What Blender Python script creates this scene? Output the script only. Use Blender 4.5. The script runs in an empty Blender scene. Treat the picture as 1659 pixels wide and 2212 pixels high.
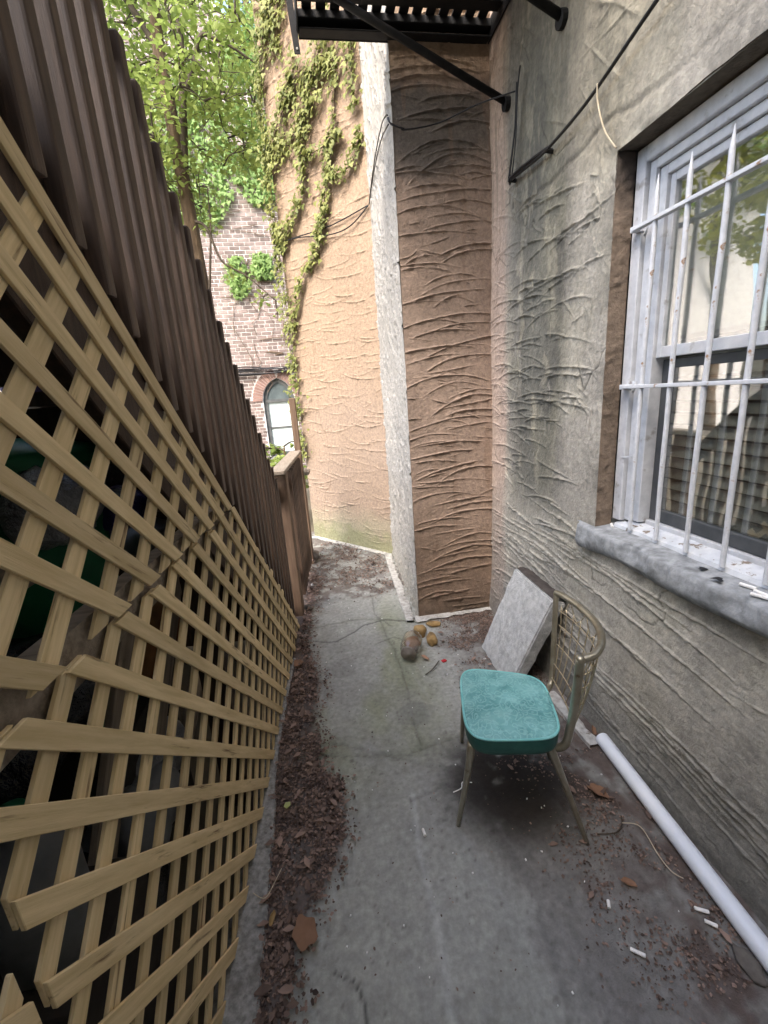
import bpy, bmesh, math, random
import numpy as np
from mathutils import Vector, Matrix

random.seed(7)
rng = np.random.default_rng(11)
SC = bpy.context.scene
COL = SC.collection
R_ = math.radians

# ------------------------------------------------------------------ camera
cam_d = bpy.data.cameras.new("camera")
cam = bpy.data.objects.new("camera", cam_d)
COL.objects.link(cam)
right = Vector((0.98478, -0.15953, -0.06901))
up = Vector((0.10731, 0.24566, 0.96340))
back = Vector((-0.13673, -0.95614, 0.25904))
cam.matrix_world = Matrix(((right.x, up.x, back.x, 0.0), (right.y, up.y, back.y, 0.0),
                           (right.z, up.z, back.z, 1.5), (0, 0, 0, 1)))
cam_d.sensor_fit = 'VERTICAL'
cam_d.sensor_height = 24.0
cam_d.lens = 24.0 * 938.0 / 2212.0
cam_d.clip_start = 0.02
cam_d.clip_end = 500.0
SC.camera = cam

# ------------------------------------------------------------------ sky, sun, exposure
SUN_FROM = Vector((-0.40, -0.56, 0.73)).normalized()
world = bpy.data.worlds.new("World")
SC.world = world
world.use_nodes = True
wn = world.node_tree.nodes
sky = wn.new('ShaderNodeTexSky')
sky.sky_type = 'NISHITA'
sky.sun_disc = False
sky.sun_elevation = math.asin(SUN_FROM.z)
sky.sun_rotation = math.atan2(SUN_FROM.x, SUN_FROM.y)
sky.air_density = 1.0
sky.dust_density = 4.0
sky.ozone_density = 1.0
wn['Background'].inputs['Strength'].default_value = 0.15
world.node_tree.links.new(sky.outputs[0], wn['Background'].inputs['Color'])
sun_d = bpy.data.lights.new("sun", 'SUN')
sun_d.energy = 0.66
sun_d.angle = R_(30)
sun_d.color = (1.0, 0.97, 0.93)
sun = bpy.data.objects.new("sun", sun_d)
COL.objects.link(sun)
sun.rotation_euler = (-SUN_FROM).to_track_quat('-Z', 'Y').to_euler()
sun.location = (-4, 2, 12)
SC.view_settings.view_transform = 'Standard'
SC.view_settings.look = 'None'
SC.view_settings.gamma = 1.0
SC.view_settings.use_curve_mapping = False
SC.view_settings.exposure = 2.65
SC.render.engine = 'CYCLES'
SC.cycles.use_denoising = True
SC.cycles.max_bounces = 7
SC.cycles.diffuse_bounces = 4
SC.cycles.transparent_max_bounces = 16
SC.cycles.sample_clamp_indirect = 8.0

# ------------------------------------------------------------------ helpers
def link(o, parent=None):
    COL.objects.link(o)
    if parent is not None:
        o.parent = parent
        o.matrix_parent_inverse = parent_inv(parent)
    return o

def world_loc(o):
    v = Vector(o.get("_o", (0, 0, 0)))
    return v

ORIGIN = {}
def parent_inv(p):
    return Matrix.Translation(-ORIGIN.get(p.name, Vector((0, 0, 0))))

def tag(o, label, cat=None, group=None, kind=None):
    o["label"] = label
    if cat: o["category"] = cat
    if group: o["group"] = group
    if kind: o["kind"] = kind
    return o

def thing(name, label, cat, loc=(0, 0, 0), group=None):
    o = bpy.data.objects.new(name, None)
    o.empty_display_size = 0.05
    COL.objects.link(o)
    o.location = loc
    ORIGIN[o.name] = Vector(loc)
    return tag(o, label, cat, group)

def mesh_obj(name, verts, faces, mat, parent=None, smooth=False):
    me = bpy.data.meshes.new(name)
    me.from_pydata([tuple(v) for v in verts], [], faces)
    me.update()
    if smooth:
        me.polygons.foreach_set('use_smooth', [True] * len(me.polygons))
    o = bpy.data.objects.new(name, me)
    if mat is not None: me.materials.append(mat)
    link(o, parent)
    return o

def share(name, src, mat_world, parent=None):
    """a copy of an object that shares its mesh, placed by a matrix"""
    o = src.copy()
    o.name = name
    COL.objects.link(o)
    if parent is not None:
        o.parent = parent
        o.matrix_parent_inverse = parent_inv(parent)
    else:
        o.parent = None
    o.matrix_basis = mat_world
    return o

class MB:
    def __init__(s): s.v = []; s.f = []
    def add(s, vs, fs):
        n = len(s.v); s.v += [tuple(v) for v in vs]; s.f += [tuple(i + n for i in f) for f in fs]
    def box(s, x0, x1, y0, y1, z0, z1, M=None):
        vs = [Vector((x, y, z)) for x in (x0, x1) for y in (y0, y1) for z in (z0, z1)]
        if M is not None: vs = [M @ v for v in vs]
        s.add(vs, [(0, 1, 3, 2), (4, 6, 7, 5), (0, 4, 5, 1), (2, 3, 7, 6), (0, 2, 6, 4), (1, 5, 7, 3)])
    def hexa(s, vs):   # 8 corners: bottom loop 0-3, top loop 4-7
        s.add(vs, [(3, 2, 1, 0), (4, 5, 6, 7), (0, 1, 5, 4), (1, 2, 6, 5), (2, 3, 7, 6), (3, 0, 4, 7)])
    def tube(s, pts, r, n=8, cap=True):
        pts = [Vector(p) for p in pts]
        rs = r if isinstance(r, (list, tuple)) else [r] * len(pts)
        rings = []; up0 = None
        for i, p in enumerate(pts):
            a = pts[max(i - 1, 0)]; b = pts[min(i + 1, len(pts) - 1)]
            t = (b - a); t = t.normalized() if t.length > 1e-9 else Vector((0, 0, 1))
            if up0 is None:
                up0 = Vector((0, 0, 1)) if abs(t.z) < .9 else Vector((1, 0, 0))
            x = t.cross(up0)
            x = x.normalized() if x.length > 1e-6 else t.orthogonal().normalized()
            y = x.cross(t).normalized(); up0 = y
            rings.append([p + (x * math.cos(2 * math.pi * k / n) + y * math.sin(2 * math.pi * k / n)) * rs[i] for k in range(n)])
        vs = [v for rg in rings for v in rg]; fs = []
        for i in range(len(rings) - 1):
            for k in range(n):
                a = i * n + k; b = i * n + (k + 1) % n
                fs.append((a, b, b + n, a + n))
        if cap:
            fs.append(tuple(range(n - 1, -1, -1))); m = (len(rings) - 1) * n
            fs.append(tuple(range(m, m + n)))
        s.add(vs, fs)
    def lathe(s, prof, M, n=20):   # prof: (radius, height) along local z
        vs = []; fs = []
        for (r, h) in prof:
            for k in range(n):
                a = 2 * math.pi * k / n
                vs.append(M @ Vector((r * math.cos(a), r * math.sin(a), h)))
        for i in range(len(prof) - 1):
            for k in range(n):
                a = i * n + k; b = i * n + (k + 1) % n
                fs.append((a, b, b + n, a + n))
        s.add(vs, fs)
    def build(s, name, mat, parent=None, smooth=False, bevel=0.0, segs=1):
        o = mesh_obj(name, s.v, s.f, mat, parent, smooth)
        if bevel > 0:
            bm = bmesh.new(); bm.from_mesh(o.data)
            bmesh.ops.bevel(bm, geom=list(bm.edges), offset=bevel, segments=segs, profile=.6, affect='EDGES', clamp_overlap=True)
            bm.to_mesh(o.data); bm.free()
        return o

def smooth_path(pts, n=6):
    """Catmull-Rom through points"""
    P = [Vector(p) for p in pts]; out = []
    for i in range(len(P) - 1):
        p0 = P[max(i - 1, 0)]; p1 = P[i]; p2 = P[i + 1]; p3 = P[min(i + 2, len(P) - 1)]
        for k in range(n):
            t = k / n
            out.append(0.5 * ((2 * p1) + (-p0 + p2) * t + (2 * p0 - 5 * p1 + 4 * p2 - p3) * t * t + (-p0 + 3 * p1 - 3 * p2 + p3) * t ** 3))
    out.append(P[-1])
    return out

# value noise in numpy
_NT = {}
def vnoise(u, v, seed=0):
    if seed not in _NT: _NT[seed] = np.random.default_rng(seed).random((256, 256))
    r = _NT[seed]
    iu = np.floor(u).astype(int); iv = np.floor(v).astype(int)
    fu = u - iu; fv = v - iv
    fu = fu * fu * (3 - 2 * fu); fv = fv * fv * (3 - 2 * fv)
    a = r[iu % 256, iv % 256]; b = r[(iu + 1) % 256, iv % 256]
    c = r[iu % 256, (iv + 1) % 256]; d = r[(iu + 1) % 256, (iv + 1) % 256]
    return (a * (1 - fu) + b * fu) * (1 - fv) + (c * (1 - fu) + d * fu) * fv
def fbm(u, v, oct=5, seed=0, gain=.5):
    s = 0; a = 1; t = 0
    for i in range(oct):
        s = s + a * vnoise(u * 2 ** i + 17.3 * i, v * 2 ** i + 5.1 * i, seed + i); t += a; a *= gain
    return s / t
def sstep(a, b, x):
    t = np.clip((x - a) / (b - a), 0, 1); return t * t * (3 - 2 * t)
def mix(a, b, t):
    return a * (1 - t[..., None]) + np.array(b) * t[..., None]

# ------------------------------------------------------------------ materials
def nodes_of(m): return m.node_tree.nodes, m.node_tree.links
def newmat(name):
    m = bpy.data.materials.new(name); m.use_nodes = True
    return m
def N(nt, t, **kw):
    n = nt.nodes.new(t)
    for k, v in kw.items():
        if k in n.inputs: n.inputs[k].default_value = v
        else: setattr(n, k, v)
    return n
def rgb(c): return (c[0], c[1], c[2], 1.0)

def surf(name, c1, c2, scale=6.0, stretch=(1, 1, 1), rough=.8, bump=.25, bscale=60.0, attr=None, rand=0.0,
         c3=None, c3scale=20.0, c3lo=.55, c3hi=.7, spec=.3, metal=0.0, bdist=.004, contrast=(.35, .65), bstretch=None):
    m = newmat(name); nt = m.node_tree; L = nt.links
    b = nt.nodes['Principled BSDF']
    tc = N(nt, 'ShaderNodeTexCoord')
    mp = N(nt, 'ShaderNodeMapping'); mp.inputs['Scale'].default_value = stretch
    L.new(tc.outputs['Object'], mp.inputs['Vector'])
    oi = N(nt, 'ShaderNodeObjectInfo')
    ad = N(nt, 'ShaderNodeVectorMath', operation='ADD')
    mu = N(nt, 'ShaderNodeMath', operation='MULTIPLY'); mu.inputs[1].default_value = 37.0 if rand > 0 else 0.0
    L.new(oi.outputs['Random'], mu.inputs[0]); L.new(mp.outputs[0], ad.inputs[0]); L.new(mu.outputs[0], ad.inputs[1])
    n1 = N(nt, 'ShaderNodeTexNoise', Scale=scale, Detail=7.0, Roughness=.62)
    L.new(ad.outputs[0], n1.inputs['Vector'])
    rp = N(nt, 'ShaderNodeMapRange'); rp.inputs[1].default_value = contrast[0]; rp.inputs[2].default_value = contrast[1]
    L.new(n1.outputs['Fac'], rp.inputs[0])
    mx = N(nt, 'ShaderNodeMix', data_type='RGBA')
    mx.inputs[6].default_value = rgb(c1); mx.inputs[7].default_value = rgb(c2)
    L.new(rp.outputs[0], mx.inputs[0])
    out = mx.outputs[2]
    if attr:
        at = N(nt, 'ShaderNodeAttribute', attribute_name=attr)
        m2 = N(nt, 'ShaderNodeMix', data_type='RGBA', blend_type='MULTIPLY'); m2.inputs[0].default_value = 1.0
        L.new(at.outputs['Color'], m2.inputs[6]); L.new(out, m2.inputs[7]); out = m2.outputs[2]
    if c3:
        n3 = N(nt, 'ShaderNodeTexNoise', Scale=c3scale, Detail=5.0, Roughness=.6)
        L.new(ad.outputs[0], n3.inputs['Vector'])
        r3 = N(nt, 'ShaderNodeMapRange'); r3.inputs[1].default_value = c3lo; r3.inputs[2].default_value = c3hi
        L.new(n3.outputs['Fac'], r3.inputs[0])
        m3 = N(nt, 'ShaderNodeMix', data_type='RGBA'); m3.inputs[7].default_value = rgb(c3)
        L.new(r3.outputs[0], m3.inputs[0]); L.new(out, m3.inputs[6]); out = m3.outputs[2]
    if rand > 0:
        hs = N(nt, 'ShaderNodeHueSaturation')
        rr = N(nt, 'ShaderNodeMapRange'); rr.inputs[3].default_value = 1 - rand; rr.inputs[4].default_value = 1 + rand
        L.new(oi.outputs['Random'], rr.inputs[0]); L.new(rr.outputs[0], hs.inputs['Value']); L.new(out, hs.inputs['Color']); out = hs.outputs[0]
    L.new(out, b.inputs['Base Color'])
    b.inputs['Roughness'].default_value = rough
    b.inputs['Specular IOR Level'].default_value = spec
    b.inputs['Metallic'].default_value = metal
    if bump > 0:
        nb = N(nt, 'ShaderNodeTexNoise', Scale=bscale, Detail=5.0, Roughness=.65)
        if bstretch:
            mp2 = N(nt, 'ShaderNodeMapping'); mp2.inputs['Scale'].default_value = bstretch
            L.new(tc.outputs['Object'], mp2.inputs['Vector']); L.new(mp2.outputs[0], nb.inputs['Vector'])
        else:
            L.new(ad.outputs[0], nb.inputs['Vector'])
        bp = N(nt, 'ShaderNodeBump', Strength=bump, Distance=bdist)
        L.new(nb.outputs['Fac'], bp.inputs['Height']); L.new(bp.outputs[0], b.inputs['Normal'])
    return m

def leafmat(name, c1, c2, trans=.45, attr=None, rough=.55, scale=3.0):
    m = newmat(name); nt = m.node_tree; L = nt.links
    b = nt.nodes['Principled BSDF']; out = nt.nodes['Material Output']
    tc = N(nt, 'ShaderNodeTexCoord')
    n1 = N(nt, 'ShaderNodeTexNoise', Scale=scale, Detail=3.0)
    oi = N(nt, 'ShaderNodeObjectInfo')
    ad = N(nt, 'ShaderNodeMath', operation='ADD')
    L.new(tc.outputs['Object'], n1.inputs['Vector'])
    if attr:
        at = N(nt, 'ShaderNodeAttribute', attribute_name=attr); src = at.outputs['Fac']
    else:
        src = oi.outputs['Random']
    sc_ = N(nt, 'ShaderNodeMath', operation='MULTIPLY_ADD'); sc_.inputs[1].default_value = .8; sc_.inputs[2].default_value = -.4
    L.new(src, sc_.inputs[0]); L.new(n1.outputs['Fac'], ad.inputs[0]); L.new(sc_.outputs[0], ad.inputs[1])
    mx = N(nt, 'ShaderNodeMix', data_type='RGBA'); mx.clamp_factor = True
    mx.inputs[6].default_value = rgb(c1); mx.inputs[7].default_value = rgb(c2)
    L.new(ad.outputs[0], mx.inputs[0])
    L.new(mx.outputs[2], b.inputs['Base Color']); b.inputs['Roughness'].default_value = rough
    b.inputs['Specular IOR Level'].default_value = .3
    tr = N(nt, 'ShaderNodeBsdfTranslucent'); L.new(mx.outputs[2], tr.inputs['Color'])
    ms = N(nt, 'ShaderNodeMixShader'); ms.inputs[0].default_value = trans
    L.new(b.outputs[0], ms.inputs[1]); L.new(tr.outputs[0], ms.inputs[2]); L.new(ms.outputs[0], out.inputs['Surface'])
    return m

def glassmat(name, tint=(.9, .93, .92), ior=1.7, rough=.02, dirt_shade=.12, bump=.0):
    m = newmat(name); nt = m.node_tree; L = nt.links
    for n in list(nt.nodes):
        if n.type != 'OUTPUT_MATERIAL': nt.nodes.remove(n)
    out = nt.nodes['Material Output']
    lw = N(nt, 'ShaderNodeLayerWeight', Blend=.5)
    pw = N(nt, 'ShaderNodeMath', operation='POWER'); pw.inputs[1].default_value = 3.0; L.new(lw.outputs['Facing'], pw.inputs[0])
    fr = N(nt, 'ShaderNodeMath', operation='MULTIPLY_ADD'); f0 = ((ior - 1) / (ior + 1)) ** 2
    fr.inputs[1].default_value = 1 - f0; fr.inputs[2].default_value = f0; L.new(pw.outputs[0], fr.inputs[0])
    tr = N(nt, 'ShaderNodeBsdfTransparent'); tr.inputs[0].default_value = rgb(tint)
    gl = N(nt, 'ShaderNodeBsdfGlossy'); gl.inputs['Roughness'].default_value = rough
    df = N(nt, 'ShaderNodeBsdfDiffuse'); df.inputs[0].default_value = (.45, .44, .40, 1)
    tc = N(nt, 'ShaderNodeTexCoord')
    nz = N(nt, 'ShaderNodeTexNoise', Scale=9.0, Detail=6.0); L.new(tc.outputs['Object'], nz.inputs[0])
    mr = N(nt, 'ShaderNodeMapRange'); mr.inputs[1].default_value = .35; mr.inputs[2].default_value = .8; mr.inputs[4].default_value = dirt_shade
    L.new(nz.outputs[0], mr.inputs[0])
    m0 = N(nt, 'ShaderNodeMixShader'); L.new(mr.outputs[0], m0.inputs[0]); L.new(tr.outputs[0], m0.inputs[1]); L.new(df.outputs[0], m0.inputs[2])
    m1 = N(nt, 'ShaderNodeMixShader'); L.new(fr.outputs[0], m1.inputs[0]); L.new(m0.outputs[0], m1.inputs[1]); L.new(gl.outputs[0], m1.inputs[2])
    if bump > 0:
        nb = N(nt, 'ShaderNodeTexNoise', Scale=2.5, Detail=2.0); L.new(tc.outputs['Object'], nb.inputs[0])
        bp = N(nt, 'ShaderNodeBump', Strength=bump, Distance=.02); L.new(nb.outputs[0], bp.inputs['Height'])
        L.new(bp.outputs[0], gl.inputs['Normal'])
    L.new(m1.outputs[0], out.inputs['Surface'])
    return m

M = {}
M['stucco'] = surf('stucco', (.68, .68, .69), (1.30, 1.29, 1.27), scale=46, contrast=(.26, .74), rough=.92, bump=.9, bscale=95, attr='Col', bdist=.005)
M['stucco_smooth'] = surf('stucco_plain', (.30, .27, .21), (.36, .33, .26), scale=5, rough=.9, bump=.4, bscale=70)
M['path'] = surf('path_concrete', (.76, .76, .75), (1.22, 1.22, 1.23), scale=48, contrast=(.27, .73), rough=.78, bump=.6, bscale=190, attr='Col', bdist=.003,
                 c3=(.62, .62, .60), c3scale=150, c3lo=.735, c3hi=.76)
M['ground'] = surf('ground_dirt', (.10, .085, .06), (.17, .14, .10), scale=1.2, rough=.95, bump=.6, bscale=20)
M['kerb'] = surf('kerb_concrete', (.16, .16, .15), (.34, .335, .32), scale=60, rough=.85, bump=.5, bscale=90, c3=(.10, .09, .08), c3scale=7)
M['lattice'] = surf('lattice_pine', (.55, .415, .215), (.72, .565, .33), scale=7, stretch=(.7, 9, 9), rough=.75, bump=.35, bscale=26, bstretch=(1, 22, 22),
                    rand=.17, c3=(.22, .14, .07), c3scale=6, c3lo=.61, c3hi=.70, bdist=.002)
M['stain_wood'] = surf('stained_wood', (.044, .027, .018), (.088, .055, .036), scale=8, stretch=(9, 9, .7), rough=.6, bump=.45, bscale=24, bstretch=(24, 24, 1.2),
                       rand=.22, bdist=.002, spec=.4)
M['fence_wood'] = surf('fence_wood', (.115, .073, .048), (.18, .12, .08), scale=7, stretch=(8, 8, .7), rough=.7, bump=.4, bscale=24, bstretch=(24, 24, 1.2), rand=.15)
M['cap_wood'] = surf('cap_wood', (.22, .18, .14), (.33, .28, .22), scale=8, stretch=(8, .8, 8), rough=.75, bump=.4, bscale=40, rand=.1)
M['grey_board'] = surf('grey_board', (.19, .15, .11), (.33, .27, .205), scale=6, stretch=(.6, 9, 9), rough=.8, bump=.5, bscale=20, bstretch=(1, 24, 24), rand=.2)
M['dark_board'] = surf('dark_board', (.035, .028, .024), (.06, .05, .04), scale=6, rough=.85, bump=.3, rand=.2)
M['white_paint'] = surf('white_paint', (.74, .76, .80), (.84, .85, .87), scale=14, rough=.5, bump=.2, bscale=40, c3=(.40, .36, .32), c3scale=22, c3lo=.68, c3hi=.76)
M['white_trim'] = surf('white_trim', (.47, .485, .51), (.60, .61, .63), scale=22, rough=.5, bump=.3, bscale=40, c3=(.24, .22, .20), c3scale=16, c3lo=.62, c3hi=.76)
M['peeling'] = surf('peeling_paint', (.50, .525, .56), (.66, .68, .70), scale=18, rough=.6, bump=.7, bscale=45, c3=(.20, .16, .12), c3scale=28, c3lo=.60, c3hi=.645)
M['grille'] = surf('grille_paint', (.52, .54, .57), (.64, .655, .68), scale=40, rough=.42, bump=.5, bscale=160, c3=(.30, .18, .10), c3scale=30, c3lo=.60, c3hi=.68, bdist=.002)
M['sill'] = surf('sill_cement', (.19, .20, .205), (.36, .375, .385), scale=24, rough=.8, bump=.45, bscale=70, bdist=.005, c3=(.10, .10, .098), c3scale=7, c3lo=.58, c3hi=.74)
M['reveal'] = surf('reveal_brown', (.17, .12, .085), (.27, .20, .145), scale=9, rough=.85, bump=.8, bscale=22, bdist=.008, c3=(.06, .05, .045), c3scale=5, c3lo=.58, c3hi=.72)
M['iron'] = surf('black_iron', (.008, .008, .009), (.016, .016, .016), scale=18, rough=.65, bump=.3, bscale=80, spec=.25, c3=(.06, .045, .035), c3scale=12, c3lo=.68, c3hi=.76)
M['cable'] = surf('cable_black', (.008, .008, .009), (.018, .018, .02), scale=20, rough=.45, bump=0)
M['string'] = surf('string', (.45, .38, .27), (.55, .48, .36), scale=20, rough=.8, bump=0)
M['concrete'] = surf('block_concrete', (.37, .375, .37), (.56, .565, .555), scale=34, rough=.9, bump=1.0, bscale=140, bdist=.006, c3=(.20, .19, .18), c3scale=9, c3lo=.64, c3hi=.78)
M['soil'] = surf('dirt_top', (.045, .038, .035), (.09, .078, .07), scale=22, rough=.95, bump=.9, bscale=90)
M['brass'] = surf('worn_brass_tube', (.29, .26, .19), (.42, .39, .31), scale=16, rough=.34, bump=.15, bscale=90, metal=.75, spec=.5, c3=(.13, .09, .05), c3scale=26, c3lo=.62, c3hi=.72)
M['wire'] = surf('brass_wire', (.42, .34, .21), (.60, .52, .38), scale=30, rough=.35, bump=0, metal=.7, c3=(.16, .10, .05), c3scale=20, c3lo=.58, c3hi=.70)
M['pvc'] = surf('pvc_white', (.72, .77, .84), (.82, .86, .91), scale=5, rough=.32, bump=.05, bscale=30, spec=.5, c3=(.45, .45, .45), c3scale=60, c3lo=.74, c3hi=.78)
M['footing'] = surf('footing_whitewash', (.30, .285, .26), (.54, .53, .50), scale=34, rough=.85, bump=.5, bscale=60, c3=(.20, .17, .14), c3scale=18, c3lo=.60, c3hi=.68)
M['brick'] = surf('brick_red', (.15, .11, .10), (.25, .195, .178), scale=9, rough=.9, bump=.4, bscale=40, attr=None, rand=.28, c3=(.42, .36, .33), c3scale=5, c3lo=.55, c3hi=.75)
M['brick_far'] = surf('brick_red_mass', (.55, .55, .55), (1.1, 1.1, 1.1), scale=9, rough=.9, bump=.4, bscale=40, attr='Col')
M['mortar'] = surf('mortar_pale', (.58, .55, .52), (.72, .69, .66), scale=8, rough=.95, bump=.3, bscale=60)
M['arch_brick'] = surf('arch_brick', (.20, .125, .105), (.30, .195, .165), scale=9, rough=.9, bump=.4, bscale=40, rand=.15)
M['church_frame'] = surf('church_frame', (.07, .075, .075), (.12, .125, .125), scale=9, rough=.7, bump=.2)
M['church_pane'] = surf('church_pane', (.50, .58, .58), (.62, .69, .68), scale=2, rough=.15, bump=0, spec=.6)
M['church_pane_dark'] = surf('church_pane_dark', (.06, .08, .085), (.14, .17, .175), scale=3, rough=.3, bump=0, spec=.3)
M['glass'] = glassmat('window_glass', ior=3.0, bump=.12, dirt_shade=.08)
M['jar_glass'] = glassmat('jar_glass', tint=(.86, .84, .78), ior=1.6, rough=.05, dirt_shade=.30)
M['blind'] = surf('blind_slat', (.36, .33, .27), (.44, .41, .35), scale=3, rough=.6, bump=0, rand=.06)
M['shade'] = surf('roller_shade', (.46, .44, .35), (.54, .51, .42), scale=3, rough=.8, bump=0)
M['room'] = surf('room_wall', (.05, .05, .05), (.08, .08, .075), scale=2, rough=.9, bump=0)
M['sash_shaded'] = surf('sash_shaded', (.05, .055, .06), (.09, .095, .10), scale=8, rough=.5, bump=.1)  # shade on the recessed lower sash is put into its colour
M['bark'] = surf('bark', (.07, .048, .03), (.15, .105, .065), scale=6, stretch=(3, 3, .6), rough=.9, bump=.8, bscale=16, bdist=.02)
M['twig'] = surf('twig_bark', (.05, .04, .03), (.10, .08, .06), scale=10, rough=.9, bump=0)
M['stem'] = surf('vine_stem', (.10, .07, .045), (.18, .13, .09), scale=10, rough=.9, bump=0)
M['leaf_tree'] = leafmat('leaf_tree', (.15, .22, .05), (.37, .45, .13), trans=.5, attr='lv')
M['leaf_far'] = leafmat('leaf_far', (.17, .28, .08), (.33, .47, .17), trans=.5, attr='lv')
M['leaf_ivy'] = leafmat('leaf_ivy', (.095, .12, .026), (.27, .28, .085), trans=.25)
M['leaf_ivy_mass'] = leafmat('leaf_ivy_mass', (.095, .12, .026), (.25, .26, .08), trans=.25, attr='lv')
M['leaf_yellow'] = leafmat('leaf_sunny', (.24, .28, .04), (.50, .50, .09), trans=.5, attr='lv')
M['litter'] = leafmat('leaf_litter', (.062, .042, .034), (.34, .238, .190), trans=.1, attr='lv', rough=.75, scale=18)
M['litter_leaf'] = leafmat('fallen_leaf', (.22, .12, .07), (.34, .20, .13), trans=.1, rough=.7, scale=30)
M['green_leaf'] = leafmat('fallen_green_leaf', (.30, .36, .10), (.42, .46, .18), trans=.2)
M['stone'] = surf('yellow_stone', (.24, .15, .055), (.40, .27, .12), scale=16, rough=.85, bump=.6, bscale=60, c3=(.13, .09, .05), c3scale=14, rand=.12)
M['dark_stone'] = surf('dark_stone', (.10, .09, .08), (.2, .18, .16), scale=16, rough=.9, bump=.6, bscale=50, rand=.2)
M['jar_lid'] = surf('jar_lid', (.15, .125, .10), (.26, .23, .20), scale=20, rough=.6, bump=.3)
M['jug'] = surf('jug_plastic', (.13, .135, .135), (.20, .205, .205), scale=8, rough=.45, bump=.1)
M['butt'] = surf('cigarette_paper', (.80, .79, .76), (.88, .87, .84), scale=60, rough=.8, bump=0)
M['bin_green'] = surf('bin_green', (.010, .11, .045), (.02, .17, .07), scale=6, rough=.45, bump=.1, c3=(.3, .33, .3), c3scale=9, c3lo=.68, c3hi=.78)
M['bag_black'] = surf('bag_black', (.006, .006, .008), (.014, .014, .017), scale=6, rough=.18, bump=1.0, bscale=11, bdist=.05, spec=.7)
M['bag_clear'] = surf('bag_clear', (.16, .16, .16), (.30, .30, .31), scale=7, rough=.3, bump=.9, bscale=12, bdist=.04, spec=.6)
M['purple'] = surf('bag_purple', (.02, .015, .08), (.05, .035, .14), scale=6, rough=.3, bump=.8, bscale=12, bdist=.04)
M['amber'] = surf('amber_cloth', (.14, .06, .02), (.22, .10, .035), scale=9, rough=.8, bump=.4)
M['red_bit'] = surf('red_wrapper', (.45, .02, .03), (.55, .04, .05), scale=30, rough=.4, bump=0)

def vinyl():
    m = newmat('turquoise_vinyl'); nt = m.node_tree; L = nt.links
    b = nt.nodes['Principled BSDF']
    tc = N(nt, 'ShaderNodeTexCoord')
    w = N(nt, 'ShaderNodeTexNoise', Scale=14.0, Detail=3.0)
    L.new(tc.outputs['Object'], w.inputs[0])
    ad = N(nt, 'ShaderNodeMix', data_type='RGBA', blend_type='LINEAR_LIGHT'); ad.inputs[0].default_value = .055
    L.new(tc.outputs['Object'], ad.inputs[6]); L.new(w.outputs['Color'], ad.inputs[7])
    vo = N(nt, 'ShaderNodeTexVoronoi', Scale=36.0); vo.feature = 'F1'
    L.new(ad.outputs[2], vo.inputs['Vector'])
    sn = N(nt, 'ShaderNodeMath', operation='MULTIPLY'); sn.inputs[1].default_value = 15.0
    L.new(vo.outputs['Distance'], sn.inputs[0])
    si = N(nt, 'ShaderNodeMath', operation='SINE'); L.new(sn.outputs[0], si.inputs[0])
    mr = N(nt, 'ShaderNodeMapRange'); mr.inputs[1].default_value = .2; mr.inputs[2].default_value = 1.0
    L.new(si.outputs[0], mr.inputs[0])
    n2 = N(nt, 'ShaderNodeTexNoise', Scale=16.0, Detail=6.0); L.new(tc.outputs['Object'], n2.inputs[0])
    mr2 = N(nt, 'ShaderNodeMapRange'); mr2.inputs[1].default_value = .34; mr2.inputs[2].default_value = .66
    L.new(n2.outputs[0], mr2.inputs[0])
    mx = N(nt, 'ShaderNodeMix', data_type='RGBA'); mx.inputs[6].default_value = (.09, .27, .27, 1); mx.inputs[7].default_value = (.22, .49, .48, 1)
    L.new(mr2.outputs[0], mx.inputs[0])
    mx2 = N(nt, 'ShaderNodeMix', data_type='RGBA'); mx2.inputs[7].default_value = (.36, .66, .64, 1)
    ml = N(nt, 'ShaderNodeMath', operation='MULTIPLY'); ml.inputs[1].default_value = .40
    L.new(mr.outputs[0], ml.inputs[0]); L.new(ml.outputs[0], mx2.inputs[0]); L.new(mx.outputs[2], mx2.inputs[6])
    n3 = N(nt, 'ShaderNodeTexNoise', Scale=8.0, Detail=5.0); L.new(tc.outputs['Object'], n3.inputs[0])
    mr3 = N(nt, 'ShaderNodeMapRange'); mr3.inputs[1].default_value = .55; mr3.inputs[2].default_value = .8; mr3.inputs[4].default_value = .55
    L.new(n3.outputs[0], mr3.inputs[0])
    mx3 = N(nt, 'ShaderNodeMix', data_type='RGBA'); mx3.inputs[7].default_value = (.16, .27, .25, 1)
    L.new(mr3.outputs[0], mx3.inputs[0]); L.new(mx2.outputs[2], mx3.inputs[6])
    L.new(mx3.outputs[2], b.inputs['Base Color'])
    b.inputs['Roughness'].default_value = .42; b.inputs['Specular IOR Level'].default_value = .45
    bp = N(nt, 'ShaderNodeBump', Strength=.6, Distance=.0015); L.new(mr.outputs[0], bp.inputs['Height']); L.new(bp.outputs[0], b.inputs['Normal'])
    return m
M['vinyl'] = vinyl()
M['vinyl_side'] = surf('vinyl_side', (.02, .085, .075), (.04, .14, .12), scale=9, rough=.45, bump=.1, c3=(.12, .10, .06), c3scale=10, c3lo=.66, c3hi=.75)
M['piping'] = surf('vinyl_piping', (.16, .46, .45), (.26, .58, .56), scale=20, rough=.4, bump=0)

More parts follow.
